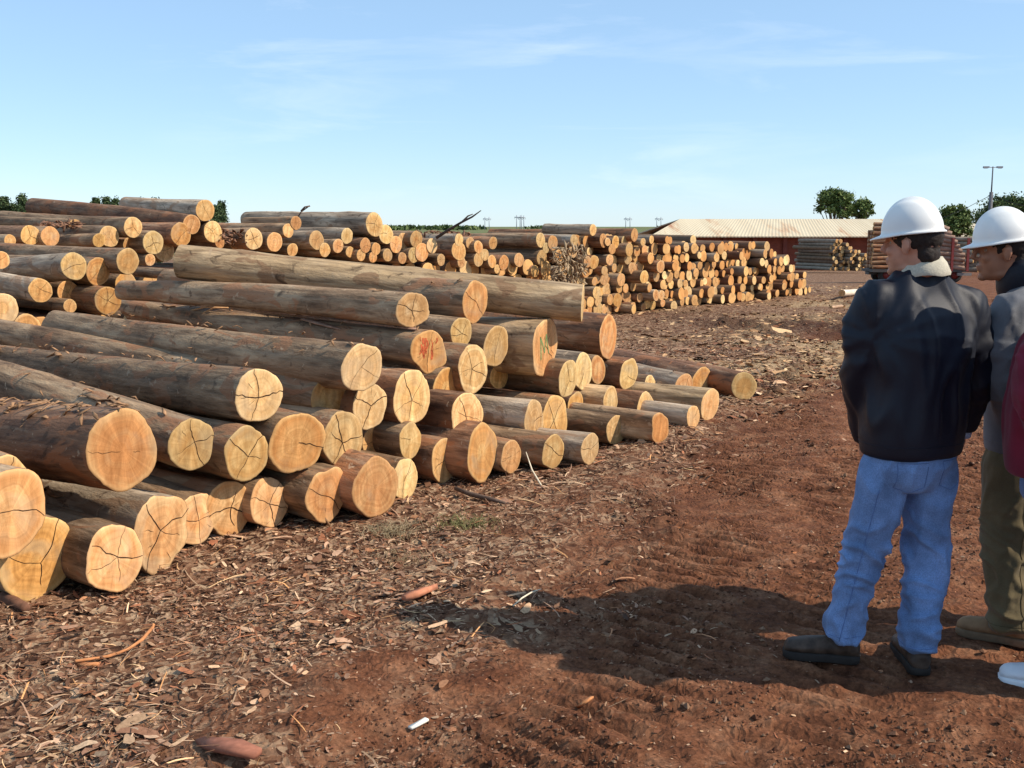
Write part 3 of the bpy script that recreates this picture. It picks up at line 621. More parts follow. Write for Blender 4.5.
# second pile, behind on the left : (px,py,ry, opts, label)
P2 = [
 (127.7,261.3,13,LN,dict(through=(0,252)),'long log above the row of round faces on the left, yellow face cracked in three'),
 (74,266.3,14,LN,dict(through=(0,272),b='g'),'grey log with yellow face second from the left above the near pile'),
 (97.8,271.4,13.7,LN,dict(w='o',back=.2),'orange faced log pressed between the grey log and the long cracked one'),
 (40.6,290.5,12.2,LN,dict(through=(0,283),b='g',w='o'),'grey log with small orange ringed face near the left edge'),
 (68,292,11.5,LN,dict(back=.45,w='o'),'shadowed log with split face below the grey yellow faced log'),
 (108,300.6,14.5,LN,dict(w='o',cr=5),'log with star cracked orange face resting on the dark long log'),
 (70,306,7,LN,dict(back=.2),'thin log low behind the left end of the dark long log'),
 (3,308.7,16,LN,dict(w='p'),'pale faced log cut by the left edge, above the low pair'),
 (26.6,329.8,16,LN,dict(cr=2),'log of the low left pair, nearer the dark long log'),
 (9,336,13.5,LN,dict(w='o'),'lowest log at the left edge behind the long bare log'),
 (41,329,12.5,LN,dict(back=.3,w='o'),'log squeezed right behind the low left pair'),
 (125.7,284,12,LN,dict(back=.5,w='o',cr=0),'log mostly hidden under the long three cracked log'),
 (1,260,9,LN,dict(b='g'),'small log at the left edge beside the grey yellow faced log'),
 (133,227.5,10.5,LM,dict(through=(0,219)),'brown log with yellow face running in from the left edge below the skyline'),
 (191.7,224.4,10,LM,dict(fp=(33,206.6),b='r',r1=1.0),'long red brown log sloping down along the skyline at the upper left'),
 (205,210.5,10.9,LM,dict(fp=(127,205),b='g'),'topmost log of the left stack, its face against the sky'),
 (212.8,231.5,10.7,LM,dict(),'log directly below the topmost one of the left stack'),
 (180.8,234.6,12,LM,dict(w='o',b='r'),'log with cracked orange face under the long sloping skyline log'),
 (153,242.7,12,LM,dict(cr=4,cw=1.6,w='p'),'log with bold dark cross crack in the left stack'),
 (164.5,250.3,11.4,LM,dict(back=.25,w='p'),'pale log low beside the bold cross cracked one'),
 (109,236.4,10.7,LM,dict(back=.1),'log left of the bold cross cracked one'),
 (99,240.4,7,LM,dict(w='o'),'thin orange log in front of its thicker left stack neighbour'),
 (50.3,236.4,10,LM,dict(w='o'),'right one of two touching orange faces near the upper left'),
 (30.5,235.4,10.2,LM,dict(w='o',back=.05,b='r'),'left one of two touching orange faces near the upper left'),
 (10,240.4,6,LM,dict(),'thin log furthest to the left in the upper left stack'),
 (129.5,245,7.5,LM,dict(w='o',back=.3),'small log between the yellow face and the bold cross cracked log'),
 (150,260,6,LM,dict(),'small log just under the bold cross cracked one'),
 (219.6,242.2,6,LM,dict(w='o'),'small orange log right of the left stack, in front of flaky bark'),
 (236,243,7,LM,dict(w='o',back=.3),'small rough log beside the crossed face where the left stack dips'),
 (179,275,5.5,LN,dict(off=1.2,w='p'),'tiny pale face just left of the tan peeled log end'),
 (75,226,7,LM,dict(back=1.0,through=(0,222)),'dark log lying back behind the upper left stack'),
 (152,256,8,LM,dict(back=.6),'dim log in the shadow below the left stack'),
 # middle of the long stack
 (374.4,224.8,12,LM,dict(fp=(247,220),b='g',r1=.75),'thick long log crowning the middle of the long stack'),
 (296,223,7,LM,dict(fp=(246,223)),'thin log lying left of the crowning log, face against the sky'),
 (386,234.4,9.6,LM,dict(w='p',cr=3,cw=1.5),'pale log with Y crack directly under the face of the crowning log'),
 (288,230.6,7,LM,dict(),'small round log under the thin skyline log'),
 (253.8,239,10.9,LM,dict(w='p',cr=4,cw=1.6),'log with crossed cracks at the left start of the middle stack'),
 (274.6,242,9.6,LM,dict(),'plain log right of the one with crossed cracks'),
 (316.5,240.3,9.6,LM,dict(b='g'),'round yellow log in the middle stack below the crowning log'),
 (347,236,8,LM,dict(b='g',w='p',),'pale faced log stretched out just below the crowning log'),
 (338,246,7.2,LM,dict(),'small log right of the round yellow one in the middle stack'),
 (324.9,250,7.2,LM,dict(w='o'),'small orange log below the round yellow one in the middle stack'),
 (292.4,250,6.6,LM,dict(back=.1,w='o'),'small low log just over the tan peeled log, left part'),
 (365.5,245.4,7.6,LM,dict(w='o',b='r'),'orange log below the Y cracked pale one'),
 (376,249,6.4,LM,dict(),'small log right below the Y cracked pale one'),
 (396,244.6,8.6,LM,dict(w='o'),'oval orange log, first of three close together right of the crowning log'),
 (404,241,8.6,LM,dict(back=.15),'middle one of three close oval logs right of the crowning log'),
 (416.3,239.5,8.6,LM,dict(w='o'),'last of three close oval logs right of the crowning log'),
 (432,246,7.6,LM,dict(w='p'),'pale small log right of the three close ovals'),
 (422,252.2,9.6,LM,dict(w='o'),'tall orange log standing below the three close ovals'),
 (413.5,255.2,7.8,LM,dict(cr=3,w='p'),'pale cracked log under the three close ovals'),
 (402.3,258,6,LM,dict(w='o'),'small log at the foot of the three close ovals'),
 (387.6,255.2,6.6,LM,dict(),'small log above the tan peeled log, under the oval orange log'),
 (373,257.3,5.5,LM,dict(w='o'),'tiny low log above the middle of the tan peeled log'),
 (361,255.2,6,LM,dict(),'tiny round log left of the tiny low one above the tan peeled log'),
 (350,252,5.5,LM,dict(w='o',back=.1),'tiny log under the small log beside the round yellow one'),
 (441,259.8,6,LM,dict(w='p'),'small pale log beside the tall orange one'),
 (458.7,251,10,LM,dict(w='o',b='r'),'tall narrow log under the start of the lifted branch'),
 (459,240,6.3,LM,dict(b='g'),'small upper log beside the foot of the lifted branch'),
 (461.4,262,5.8,LM,dict(),'small low log below the tall narrow one'),
 (470,243,6,LM,dict(w='p',back=.1),'pale small log right of the branch foot'),
 (478.4,247,6.5,LM,dict(w='o'),'log a little right of the branch foot, its face orange'),
 (493,243,6.5,LM,dict(b='r'),'long reddish log with small face, reaching left to the branch'),
 (484.7,255,6,LM,dict(w='p'),'pale small log under the long reddish one'),
 (478.4,259.7,7,LM,dict(),'round low log under the long reddish one, left part'),
 (492,261.4,6.5,LM,dict(w='o'),'round low log under the long reddish one, right part'),
 (503.8,262.7,7.8,LM,dict(w='o',b='r'),'dark barked log with orange face left of the split bark bundle'),
 (497,269,4.5,LM,dict(),'tiny pale log just over the peeled log, right half'),
 (512,267,6.5,LM,dict(w='o',back=.1),'log behind the dark barked orange one'),
 (519,260,7.2,LM,dict(),'log right of the dark barked orange one'),
 (535,271,6,LM,dict(w='o'),'low log near the right end of the peeled log'),
 (546,269,8.2,LM,dict(w='o',b='r'),'tall narrow low log beside the bark bundle'),
 (541.9,258,8.2,LM,dict(),'log with oval face left of the bark bundle, middle height'),
 (558.9,256,6.5,LM,dict(w='o'),'small log touching the bark bundle on its left'),
 (546,248,5.5,LM,dict(w='p'),'small pale log over the oval faced one'),
 (552.8,243,8,LM,dict(w='o',b='r'),'upper oval orange log left of the bark bundle'),
 (540.6,240,7.5,LM,dict(w='p'),'very long log with pale face high in the stack, running left'),
 (574,240.6,6,LM,dict(b='g',w='p'),'grey log with bright pale face above the bark bundle'),
 (593,230,6,LM,dict(fp=(545,229),b='g'),'topmost log of the right half, face against the horizon'),
 (603.6,240.6,7,LM,dict(w='o',b='r'),'red brown log under the topmost one of the right half'),
 (615.5,242,6.5,LM,dict(w='o',b='r'),'log right beside the red brown one under the topmost'),
 (634.5,235,6.6,LM,dict(w='o',b='r'),'long red brown log on top near the shed roof corner'),
]
P2[-1] = P2[-1]
for i, (px, py, ry, ln, o, lab) in enumerate(P2):
    near, t_ = plane_hit(px, py, *ln, o.get('back', 0)+o.get('off', 0)); rr0 = ry*t_/F
    far = far_of(near, rnd.uniform(-3, 3), rnd.uniform(-.4, .4), rnd.uniform(3.0, 3.7), o.get('fp'), o.get('through'))
    place_log(near, far, rr0, rr0*o.get('r1', rnd.uniform(.8, .98)), 400+i, lab, 'logs of the left pile' if ln is LN else 'logs of the long stack',
              cracks=o.get('cr', rnd.choice([0, 2, 3, 4])), lump=.03, bark=BM[o.get('b')], wood=WM[o.get('w')], crack_w=o.get('cw', 1.0), ns=22, nl=12, bend=.01)
# ---- procedural stacks. prototypes (unit-ish logs) copied with a scale
protos = []
for k in range(14):
    bm = [BARKRED, BARK, BARKGREY, BARKRED, BARK][k % 5]; wm_ = [WOODO, WOOD, WOODP, WOODO, WOOD][(k*3) % 5]
    protos.append(log_meshes(.13, .115, 3.4, 700+k, k1=0, k2=0, ns=16, nl=7, lump=.05, cracks=[0, 0, 3, 0, 2][k % 5], bark=bm, wood=wm_, bend=.01))
def ordn(n):
    w_ = ['', 'first', 'second', 'third', 'fourth', 'fifth', 'sixth', 'seventh', 'eighth', 'ninth', 'tenth', 'eleventh', 'twelfth', 'thirteenth', 'fourteenth', 'fifteenth', 'sixteenth', 'seventeenth', 'eighteenth', 'nineteenth', 'twentieth']
    if n <= 20: return w_[n]
    tens = {2: 'twenty', 3: 'thirty', 4: 'forty', 5: 'fifty'}
    if n % 10 == 0: return {3: 'thirtieth', 4: 'fortieth', 5: 'fiftieth'}[n//10]
    return tens[n//10]+' '+w_[n % 10]
REST = []     # what goes past the limit (near, axis, r, length scale, proto)
def log_matrix(near, a):
    Yv = Vector((0, 0, 1)).cross(a).normalized(); Zv = a.cross(Yv); M = Matrix((a, Yv, Zv)).transposed().to_4x4(); M.translation = near; return M
def copy_log(near, a, r, Ls, k, label, group):
    M = log_matrix(near, a)@Matrix.Diagonal((Ls, r/.13, r/.13, 1))
    e = empty('log', (0, 0, 0), label, 'log', group); e.matrix_world = M
    for nm2, me in zip(('bark', 'cut_face', 'cut_face'), protos[k]): link(nm2, me, e)
    return e
g = random.Random(21)
cand = []
dr = Vector((LM[1][0], LM[1][1], 0)); nn = Vector((-dr.y, dr.x, 0)); P0 = Vector((LM[0][0], LM[0][1], 0))
def top_h(t_):
    pts = [(7.4, 1.38), (8.7, 1.44), (11, 1.42), (13, 1.40), (14.8, 1.30), (15.7, 1.12), (16.4, .85), (17.0, .45), (17.6, .0)]
    for (a, ha), (b_, hb) in zip(pts, pts[1:]):
        if a <= t_ <= b_: return ha+(hb-ha)*(t_-a)/(b_-a)
    return 0
for row in range(10):
    t_ = 7.75+g.uniform(0, .15)+(row % 2)*.12; col_ = 0
    while t_ < 17.5:
        r = g.choice([.08, .09, .10, .105, .12, .13])*(1-.006*(t_-8)); z = .11+row*.185+g.uniform(-.035, .035)
        if z+r*.5 < top_h(t_)+.05:
            col_ += 1; P_ = P0+dr*t_+nn*(g.choice([-.22, -.08, 0, 0, .04, .08, .12])+g.uniform(-.04, .04)+row*.03); P_.z = z+float(base_z(P_.x, P_.y))
            cand.append((row, col_, P_, r))
        t_ += r*2*g.uniform(.98, 1.12)
lastcol = {}
for row, c_, P_, r in cand: lastcol[row] = max(lastcol.get(row, 0), c_)
cand.sort(key=lambda q: q[2].y)
NIND = 100
for i, (row, c_, P_, r) in enumerate(cand):
    a = axis_dir(3+g.uniform(-7, 7), g.uniform(-1, 1)); k = g.randrange(14); Ls = g.uniform(.85, 1.1)
    if i < NIND:
        lay = ['ground', 'second', 'third', 'fourth', 'fifth', 'sixth', 'seventh', 'eighth', 'ninth', 'tenth'][row]
        copy_log(P_, a, r, Ls, k, f'{ordn(c_)} log from the bark bundle, {lay} layer of the far stack', 'logs of the long far stack')
    else: REST.append((P_, a, r, Ls, k))
# layers that hold the visible ones up, hidden behind the near pile
for t0, t1, ln, zs in ((-5.5, 7.5, LM, (.15, .43, .71, .97)), (-2.2, 1.6, LN, (.16, .45, .70))):
    d2 = Vector((ln[1][0], ln[1][1], 0)); n2_ = Vector((-d2.y, d2.x, 0)); p2 = Vector((ln[0][0], ln[0][1], 0))
    for row, z in enumerate(zs):
        t_ = t0+(row % 2)*.15
        while t_ < t1:
            P_ = p2+d2*t_+n2_*g.uniform(.05, .3); P_.z = z; REST.append((P_, axis_dir(g.uniform(-2, 2)), .145, 1.0, g.randrange(14))); t_ += .3
# small stack by the shed, and one behind the trailer
def far_stack(px0, px1, base_py, top_fn, Y, r, daz, Ls, seed):
    g2 = random.Random(seed); zb = at_y(px0, base_py, Y).z; row = 0
    while True:
        z = zb+r+row*r*1.75; any_ = False
        x = at_y(px0, base_py, Y).x+(row % 2)*r; x1 = at_y(px1, base_py, Y).x
        while x < x1:
            px_ = proj(Vector((x, Y, z)))[0]
            if z < top_fn((px_-px0)/(px1-px0)) + zb:
                any_ = True; REST.append((Vector((x, Y-(x-x1)*.15+g2.uniform(-.3, .3), z)), axis_dir(daz+g2.uniform(-3, 3)), r*g2.uniform(.8, 1.1), Ls, g2.choice((2, 7, 12, 4, 9))))
            x += r*2.05
        row += 1
        if not any_ or row > 30: break
far_stack(832, 870, 271, lambda s: (2.0-1.15*abs(s-.2)/.8 if s > .2 else 1.4+.6*s/.2), 66, .12, 26, 1.0, 4)
far_stack(972, 1000, 272, lambda s: 1.9-.3*s, 58, .13, -10, 1.0, 5)
bv, bq, fv, fq, ft, fr2 = [], [], [], [], [], []
def merged(rest, name, label):
    Vb = []; faces_q = []; faces_t = []; mi_q = []; mi_t = []; rim = []; off = 0
    mats_ = [BARKRED, BARK, BARKGREY, WOODO, WOOD, WOODP, CRACK]; idx = {m_.name: q for q, m_ in enumerate(mats_)}
    cache = {}
    for P_, a, r, Ls, k in rest:
        M = np.array(log_matrix(P_, a)@Matrix.Diagonal((Ls, r/.13, r/.13, 1)))
        for j, me in enumerate(protos[k]):
            if (k, j) not in cache:
                n = len(me.vertices); co = np.empty(n*3, dtype=np.float32); me.vertices.foreach_get('co', co); co = co.reshape(-1, 3)
                q = [tuple(p_.vertices) for p_ in me.polygons if len(p_.vertices) == 4]; mq = [idx.get(me.materials[p_.material_index].name, 6) for p_ in me.polygons if len(p_.vertices) == 4]
                tt = [tuple(p_.vertices) for p_ in me.polygons if len(p_.vertices) == 3]; mt = [idx.get(me.materials[p_.material_index].name, 6) for p_ in me.polygons if len(p_.vertices) == 3]
                rm = np.zeros(n, dtype=np.float32)
                if 'rim' in me.attributes: me.attributes['rim'].data.foreach_get('value', rm)
                cache[(k, j)] = (co, np.array(q), mq, np.array(tt).reshape(-1, 3) if tt else np.zeros((0, 3), int), mt, rm)
            co, q, mq, tt, mt, rm = cache[(k, j)]
            Vb.append(co@M[:3, :3].T+M[:3, 3]); faces_q.append(q+off); mi_q += mq
            if len(tt): faces_t.append(tt+off); mi_t += mt
            rim.append(rm); off += len(co)
    me = mesh_np(name, np.concatenate(Vb), [np.concatenate(faces_q), np.concatenate(faces_t)], mats_, True, {'rim': np.concatenate(rim)}, mi_q+mi_t)
    return tag(link(name, me), label, None, None, 'stuff')
# material coordinates on the merged stack would lie in world space: give it plain procedural copies
def plain_wood(name, col):
    m_, t, b = newmat(name, .8, .2); geo = N(t, 'ShaderNodeNewGeometry'); 
    n = noise_n(t, geo.outputs['Position'], 5, 4); isl = geo.outputs['Random Per Island']
    c = mix(t, .6, ramp(t, n, [(.3, tuple(v*.7 for v in col)), (.7, tuple(v*1.25 for v in col))]), ramp(t, isl, [(0, (.6, .5, .45)), (1, (1.2, 1.25, 1.2))]), 'MULTIPLY')
    t.links.new(c, b.inputs['Base Color']); return m_
_sw = (BARKRED, BARK, BARKGREY, WOODO, WOOD, WOODP)
me_rest = merged(REST, 'stacked_logs', 'far and covered logs that fill the stacks beyond the near pile')
for k, (nm3, cc) in enumerate((('b1', (.16, .08, .048)), ('b2', (.18, .12, .078)), ('b3', (.27, .215, .165)), ('w1', (.60, .29, .10)), ('w2', (.68, .39, .155)), ('w3', (.76, .52, .25)))):
    me_rest.data.materials[k] = plain_wood('far_'+nm3, cc)

# ================================================================= loose pieces
def ribbon(mb, pts, w, thick=.004, m=0, roll=0):
    rs = []
    for i, p in enumerate(pts):
        p = Vector(p); d = (Vector(pts[min(i+1, len(pts)-1)])-Vector(pts[max(i-1, 0)])).normalized()
        s_ = d.cross(Vector((0, 0, 1))); s_ = s_.normalized() if s_.length > .01 else Vector((1, 0, 0)); n_ = s_.cross(d)
        rr = roll*i/len(pts); s2 = s_*math.cos(rr)+n_*math.sin(rr); n2_ = n_*math.cos(rr)-s_*math.sin(rr)
        ww = (w[i] if hasattr(w, '__len__') else w)/2; rs.append([tuple(p+s2*ww+n2_*thick), tuple(p-s2*ww+n2_*thick), tuple(p-s2*ww-n2_*thick), tuple(p+s2*ww-n2_*thick)])
    mb.rings(rs, m)
STRIP = simple('peeled_bark_strip', (.42, .27, .17), .85, .2, .35, 25)
STRIPO = simple('orange_bark_strip', (.50, .21, .085), .85, .2, .35, 25)
TWIG = simple('twig', (.12, .08, .06), .9, .2, .3, 30)
DUST = simple('pale_splinter', (.72, .62, .45), .85, .2, .15, 30)
def gp(px, py, h=0):
    r_ = ray(px, py); t_ = -CAMH/r_.z; p = C0+r_*t_; z = float(gz(p.x, p.y)[0]); t_ = (z+h-CAMH)/r_.z; p = C0+r_*t_; return p
mb = MB(); pts = [gp(75, 661, .03), gp(90, 659, .02), gp(108, 656, .02), gp(126, 650, .03), gp(140, 641, .05), gp(150, 630, .07), gp(154, 624, .09)]
ribbon(mb, pts, [.012, .02, .03, .035, .04, .045, .02], .005, 0, 1.0)
ribbon(mb, [gp(74, 663, .012), gp(88, 665, .014), gp(98, 664, .015)], [.01, .035, .015], .005)
tag(mb.build('bark_strip', STRIPO), 'curled orange strip of bark on the litter in the lower left', 'bark strip')
mb = MB(); ribbon(mb, [gp(404, 598, .03), gp(414, 594, .04), gp(424, 590, .045), gp(434, 587, .03)], [.03, .06, .065, .04], .012, 0, .5)
tag(mb.build('bark_piece', simple('pink_bark', (.50, .20, .11), .85, .2, .2, 30)), 'flat pinkish bark piece on the dirt in front of the pile middle', 'bark piece')
mb = MB(); ribbon(mb, [gp(410, 728, .012), gp(418, 724, .013), gp(427, 719, .014)], .02, .004)
tag(mb.build('wood_splinter', simple('white_splinter', (.85, .8, .68), .7, .3, .1, 30)), 'small white splinter on the dirt near the bottom centre', 'splinter')
mb = MB(); ribbon(mb, [gp(578, 707, .015), gp(585, 702, .02), gp(592, 697, .015)], .014, .004)
tag(mb.build('wood_splinter', STRIPO), 'small orange splinter on bare dirt right of bottom centre', 'splinter')
mb = MB(); ribbon(mb, [gp(200, 741, .02), gp(215, 744, .025), gp(235, 747, .03), gp(258, 754, .02)], [.03, .06, .07, .04], .01)
tag(mb.build('bark_piece', simple('red_bark', (.30, .12, .075), .85, .2, .25, 30)), 'dark red bark slab lying at the bottom left edge of the picture', 'bark piece')
mb = MB(); mb.tube([gp(513, 606, .02), gp(522, 598, .05), gp(532, 592, .06), gp(541, 589, .05)], [.003, .004, .004, .002], 5)
tag(mb.build('twig', DUST), 'thin bent pale twig in front of the shadow tip', 'twig')
# long strip on the red stained log + straws + twigs
def on_ray(px, py, Y): return at_y(px, py, Y)
nA, fA, rA, rB = fg_tops[34]
mb = MB()
def along(s, up=1.02, side=0):
    c_ = nA.lerp(fA, s); r_ = rA+(rB-rA)*s; d = (fA-nA).normalized(); sd_ = Vector((0, 0, 1)).cross(d).normalized()
    return c_+Vector((0, 0, 1))*r_*up*math.cos(side)+sd_*r_*up*math.sin(side)
ribbon(mb, [along(.02, 1.05, .25), along(.12, 1.10, .2), along(.25, 1.08, .1), along(.40, 1.13, 0), along(.52, 1.08, -.1)], [.03, .06, .06, .045, .01], .006, 0, .4)
ribbon(mb, [along(.20, 1.08, .9), along(.27, 1.12, .7), along(.33, 1.1, .5)], [.015, .05, .02], .005, 0, .4)
tag(mb.build('bark_strip', simple('hanging_strip', (.36, .21, .14), .85, .2, .35, 25)), 'long loose strip of bark lying on the red faced log', 'bark strip')
mb = MB()
base_ = along(.72, 1.0, .6)
for a, b_ in (((.72, 1.0, .9), (.60, 1.12, .1)), ((.66, 1.02, .9), (.595, 1.14, .1))): mb.tube([along(*a), along((a[0]+b_[0])/2, 1.22, .5), along(*b_)], [.006, .007, .006], 5)
tag(mb.build('wood_splinter', simple('straw_splinter', (.62, .36, .18), .85, .2, .2, 30)), 'forked pale splinter hanging over the long log near the upper left', 'splinter')
mb = MB(); p0_ = gp(303, 512, .02); 
for (a, b_, c_) in (((322, 522), (312, 500), (296, 485)), ((330, 526), (318, 508), (302, 495)), ((318, 520), (322, 506), (333, 494))):
    Yb = gp(*a, .01).y; mb.tube([gp(*a, .01), at_y(b_[0], b_[1], Yb-.03), at_y(c_[0], c_[1], Yb+.02)], [.008, .007, .004], 6)
tag(mb.build('twig', simple('bent_twig', (.30, .17, .09), .85, .2, .3, 30)), 'bunch of bent twigs leaning on the split ended ground log', 'twig')
mb = MB(); Yb = gp(540, 480).y; mb.tube([gp(541, 485, .01), at_y(532, 470, Yb), at_y(526, 452, Yb+.05)], [.007, .006, .003], 6)
tag(mb.build('twig', DUST), 'pale twig standing at the pile foot beside the split end log', 'twig')
mb = MB(); mb.tube([gp(455, 488, .02), gp(470, 494, .03), gp(490, 499, .03), gp(505, 503, .02)], [.012, .016, .014, .008], 6)
tag(mb.build('stick', TWIG), 'dark stick on the ground below the tall oval orange log', 'stick')
mb = MB(); mb.tube([gp(2, 598, .03), gp(14, 602, .03), gp(26, 608, .025)], [.03, .026, .02], 8)
tag(mb.build('stick', simple('stub_bark', (.16, .075, .045), .9, .2, .3, 30)), 'short thick brown stick in front of the big lower left log', 'stick')
# lifted branch over the long stack
mb = MB(); Yb = 17.2
mb.tube([at_y(436, 238, Yb), at_y(450, 229, Yb), at_y(462, 222, Yb-.1), at_y(472, 217, Yb-.2), at_y(481, 210.5, Yb-.3)], [.026, .022, .018, .014, .007], 7)
mb.tube([at_y(462, 222, Yb-.1), at_y(468, 216, Yb), at_y(473, 214, Yb)], [.016, .012, .006], 6)
tag(mb.build('branch', simple('dark_branch', (.07, .05, .04), .9, .2, .3, 10)), 'dark bare branch sticking up above the middle of the long stack', 'branch')
mb = MB(); Yb = 16; mb.tube([at_y(295, 222, Yb), at_y(301, 212, Yb), at_y(308, 207, Yb)], [.012, .01, .008], 6); ribbon(mb, [at_y(301, 211, Yb), at_y(305, 207, Yb), at_y(310, 206, Yb)], [.03, .05, .02], .01)
tag(mb.build('branch', TWIG), 'short curled twig on top of the thin skyline log', 'branch')
# bundle of curled bark between the stack halves, and flaky heaps
mb = MB(); g = random.Random(5)
for k in range(200):
    px = g.uniform(552, 586); py = g.uniform(246, 286); p = at_y(px, py, plane_hit(px, py, *LM, -.28)[0].y+g.uniform(-.15, .1))
    d = Vector((g.gauss(0, 1), g.gauss(0, 1), g.gauss(0, 1))).normalized()*g.uniform(.04, .11); ribbon(mb, [p-d, p+Vector((0, 0, g.uniform(-.03, .05))), p+d], [.02, g.uniform(.03, .05), .015], .004, 0, 1)
tag(mb.build('bark_bundle', simple('grey_curls', (.36, .26, .16), .9, .2, .5, 9)), 'bundle of curled grey bark jammed between logs of the long stack', 'bark bundle')
mb = MB()
for (x0, x1, y0, y1, n, ln, of) in ((215, 248, 230, 244, 160, LM, .1), (410, 470, 232, 238, 140, LM, .6), (40, 80, 222, 228, 60, LM, .5)):
    for k in range(n):
        px = g.uniform(x0, x1); py = g.uniform(y0, y1); p = plane_hit(px, py, *ln, of+g.uniform(-.1, .4))[0]
        d = Vector((g.gauss(0, 1), g.gauss(0, 1), g.gauss(0, .4))).normalized()*g.uniform(.03, .08); ribbon(mb, [p-d, p+Vector((0, 0, g.uniform(-.02, .03))), p+d], [.02, g.uniform(.03, .06), .015], .003, 0, 1)
tag(mb.build('bark_flakes', simple('brown_flakes', (.22, .115, .07), .9, .2, .5, 9)), 'loose brown bark flakes lying on the long stack', None, None, 'stuff')
# flakes on the largest log and a few others of the near pile
mb = MB()
for (li, n, sc) in ((20, 70, 1.0), (21, 16, .7), (27, 22, .6), (30, 30, .6), (34, 26, .7), (36, 16, .7), (39, 14, .8), (45, 14, .7), (23, 14, .7), (31, 8, .7), (53, 8, .7)):
    a_, b_, r_a, r_b = fg_tops[li]; d_ = (b_-a_).normalized(); sd_ = Vector((0, 0, 1)).cross(d_).normalized()
    for k in range(n):
        s = g.random()*(.35 if li == 20 else .8); an = g.gauss(0.15, .5); rr = r_a+(r_b-r_a)*s; rad_ = (Vector((0, 0, 1))*math.cos(an)+sd_*math.sin(an)); p = a_.lerp(b_, s)+rad_*rr*1.04
        tdir = (d_*g.gauss(0, 1)+rad_.cross(d_)*g.gauss(0, .6)).normalized()*g.uniform(.02, .06)*sc
        ribbon(mb, [p-tdir, p+rad_*g.uniform(.002, .02), p+tdir+rad_*g.uniform(-.005, .02)], [.008, g.uniform(.015, .03)*sc, .006], .002, 0, .6)
for k in range(46):
    li = g.choice([20, 21, 27, 30, 34, 35, 36, 39, 45, 23, 22, 31, 24, 0, 1, 2, 53, 54]); a_, b_, r_a, r_b = fg_tops[li]; d_ = (b_-a_).normalized(); sd_ = Vector((0, 0, 1)).cross(d_).normalized(); s0 = g.uniform(.02, .8); an0 = g.uniform(-.6, 1.2); ll = g.uniform(.03, .10); pts = []
    for j in range(6):
        s = s0+ll*j/5; an = an0+g.uniform(-.05, .05)+j*g.uniform(-.06, .06); rr = r_a+(r_b-r_a)*s; lf = 1.03+(.10 if j in (0, 5) else 0)*g.random(); pts.append(a_.lerp(b_, s)+(Vector((0, 0, 1))*math.cos(an)+sd_*math.sin(an))*rr*lf)
    wd_ = g.uniform(.012, .04); ribbon(mb, pts, [wd_*.3, wd_, wd_*1.1, wd_, wd_*.8, wd_*.2], .003, 0, g.uniform(-.8, .8))
tag(mb.build('bark_flakes', simple('tan_flakes', (.30, .17, .09), .9, .2, .6, 13)), 'curled bark flakes caught on the logs of the near pile', None, None, 'stuff')
# dry grass tufts at the pile foot
def tuft(px, py, n, w_, h_, label, m_):
    mb = MB(); g2 = random.Random(int(px)); c_ = gp(px, py)
    for k in range(n):
        x = c_.x+g2.gauss(0, w_); y = c_.y+g2.gauss(0, w_*.8); z = float(gz(x, y)[0]); a = g2.uniform(0, 6.28); l = h_*g2.uniform(.5, 1.2); ln_ = g2.uniform(.3, 1.3)
        mb.tube([(x, y, z-.005), (x+math.cos(a)*l*ln_*.4, y+math.sin(a)*l*ln_*.4, z+l*.6), (x+math.cos(a)*l*ln_, y+math.sin(a)*l*ln_, z+l*.7)], [.0018, .0014, .0006], 3)
    tag(mb.build('dry_grass', m_), label, None, None, 'stuff')
tuft(392, 535, 260, .07, .07, 'dry grass tuft in front of the small pale ground log', simple('dry_grass_pale', (.36, .28, .17), .9, .1, .3, 10))
tuft(466, 526, 240, .09, .05, 'greenish grass tuft on the litter below the pile', simple('dry_grass_green', (.20, .19, .08), .9, .1, .3, 10))
tuft(402, 560, 120, .08, .04, 'low dry grass on the litter in front of the pile', simple('dry_grass_tan', (.33, .24, .14), .9, .1, .3, 10))
# peeled pole on the yard
p1 = gp(842, 293, .1); p2_ = gp(880, 286.5, .1)
place_log(p1, p2_, .08, .07, 1500, 'white peeled log lying alone on the red yard left of the nearer man', None, bark=simple('white_wood', (.68, .57, .44), .8, .2, .2, 8), wood=WOODP, cracks=0, ns=20, nl=10)
place_log(gp(831, 307.5, .03), gp(842, 306, .03), .035, .03, 1501, 'short pale stick of wood on the yard below the white peeled log', None, bark=STRIP, wood=WOODP, cracks=0, ns=12, nl=6)

# ================================================================= SHED
YS = 82.0
zg = float(base_z(np.array([15.]), np.array([YS]))[0])
xl = at_y(653, 235, YS).x; xr = at_y(1010, 235, YS).x; ze = at_y(700, 235.5, YS).z; zr = at_y(700, 219, YS+5.5).z; xl2 = at_y(681, 219, YS+5.5).x
shed = empty('shed', ((xl+xr)/2, YS+5, zg), 'long low red walled shed with pale rusty metal roof behind the yard', 'shed')
def P_loc(V): return np.asarray(V)-np.array(shed.location)
BRICK, t, b = newmat('red_wall', .9, .15); tcn = N(t, 'ShaderNodeTexCoord'); bt = N(t, 'ShaderNodeTexBrick', i_Scale=2.2)
bt.inputs['Color1'].default_value = (.24, .062, .035, 1); bt.inputs['Color2'].default_value = (.19, .05, .03, 1); bt.inputs['Mortar'].default_value = (.2, .075, .05, 1)
mpx = N(t, 'ShaderNodeMapping'); mpx.inputs['Rotation'].default_value = (math.pi/2, 0, 0); t.links.new(tcn.outputs['Object'], mpx.inputs[0]); t.links.new(mpx.outputs[0], bt.inputs[0])
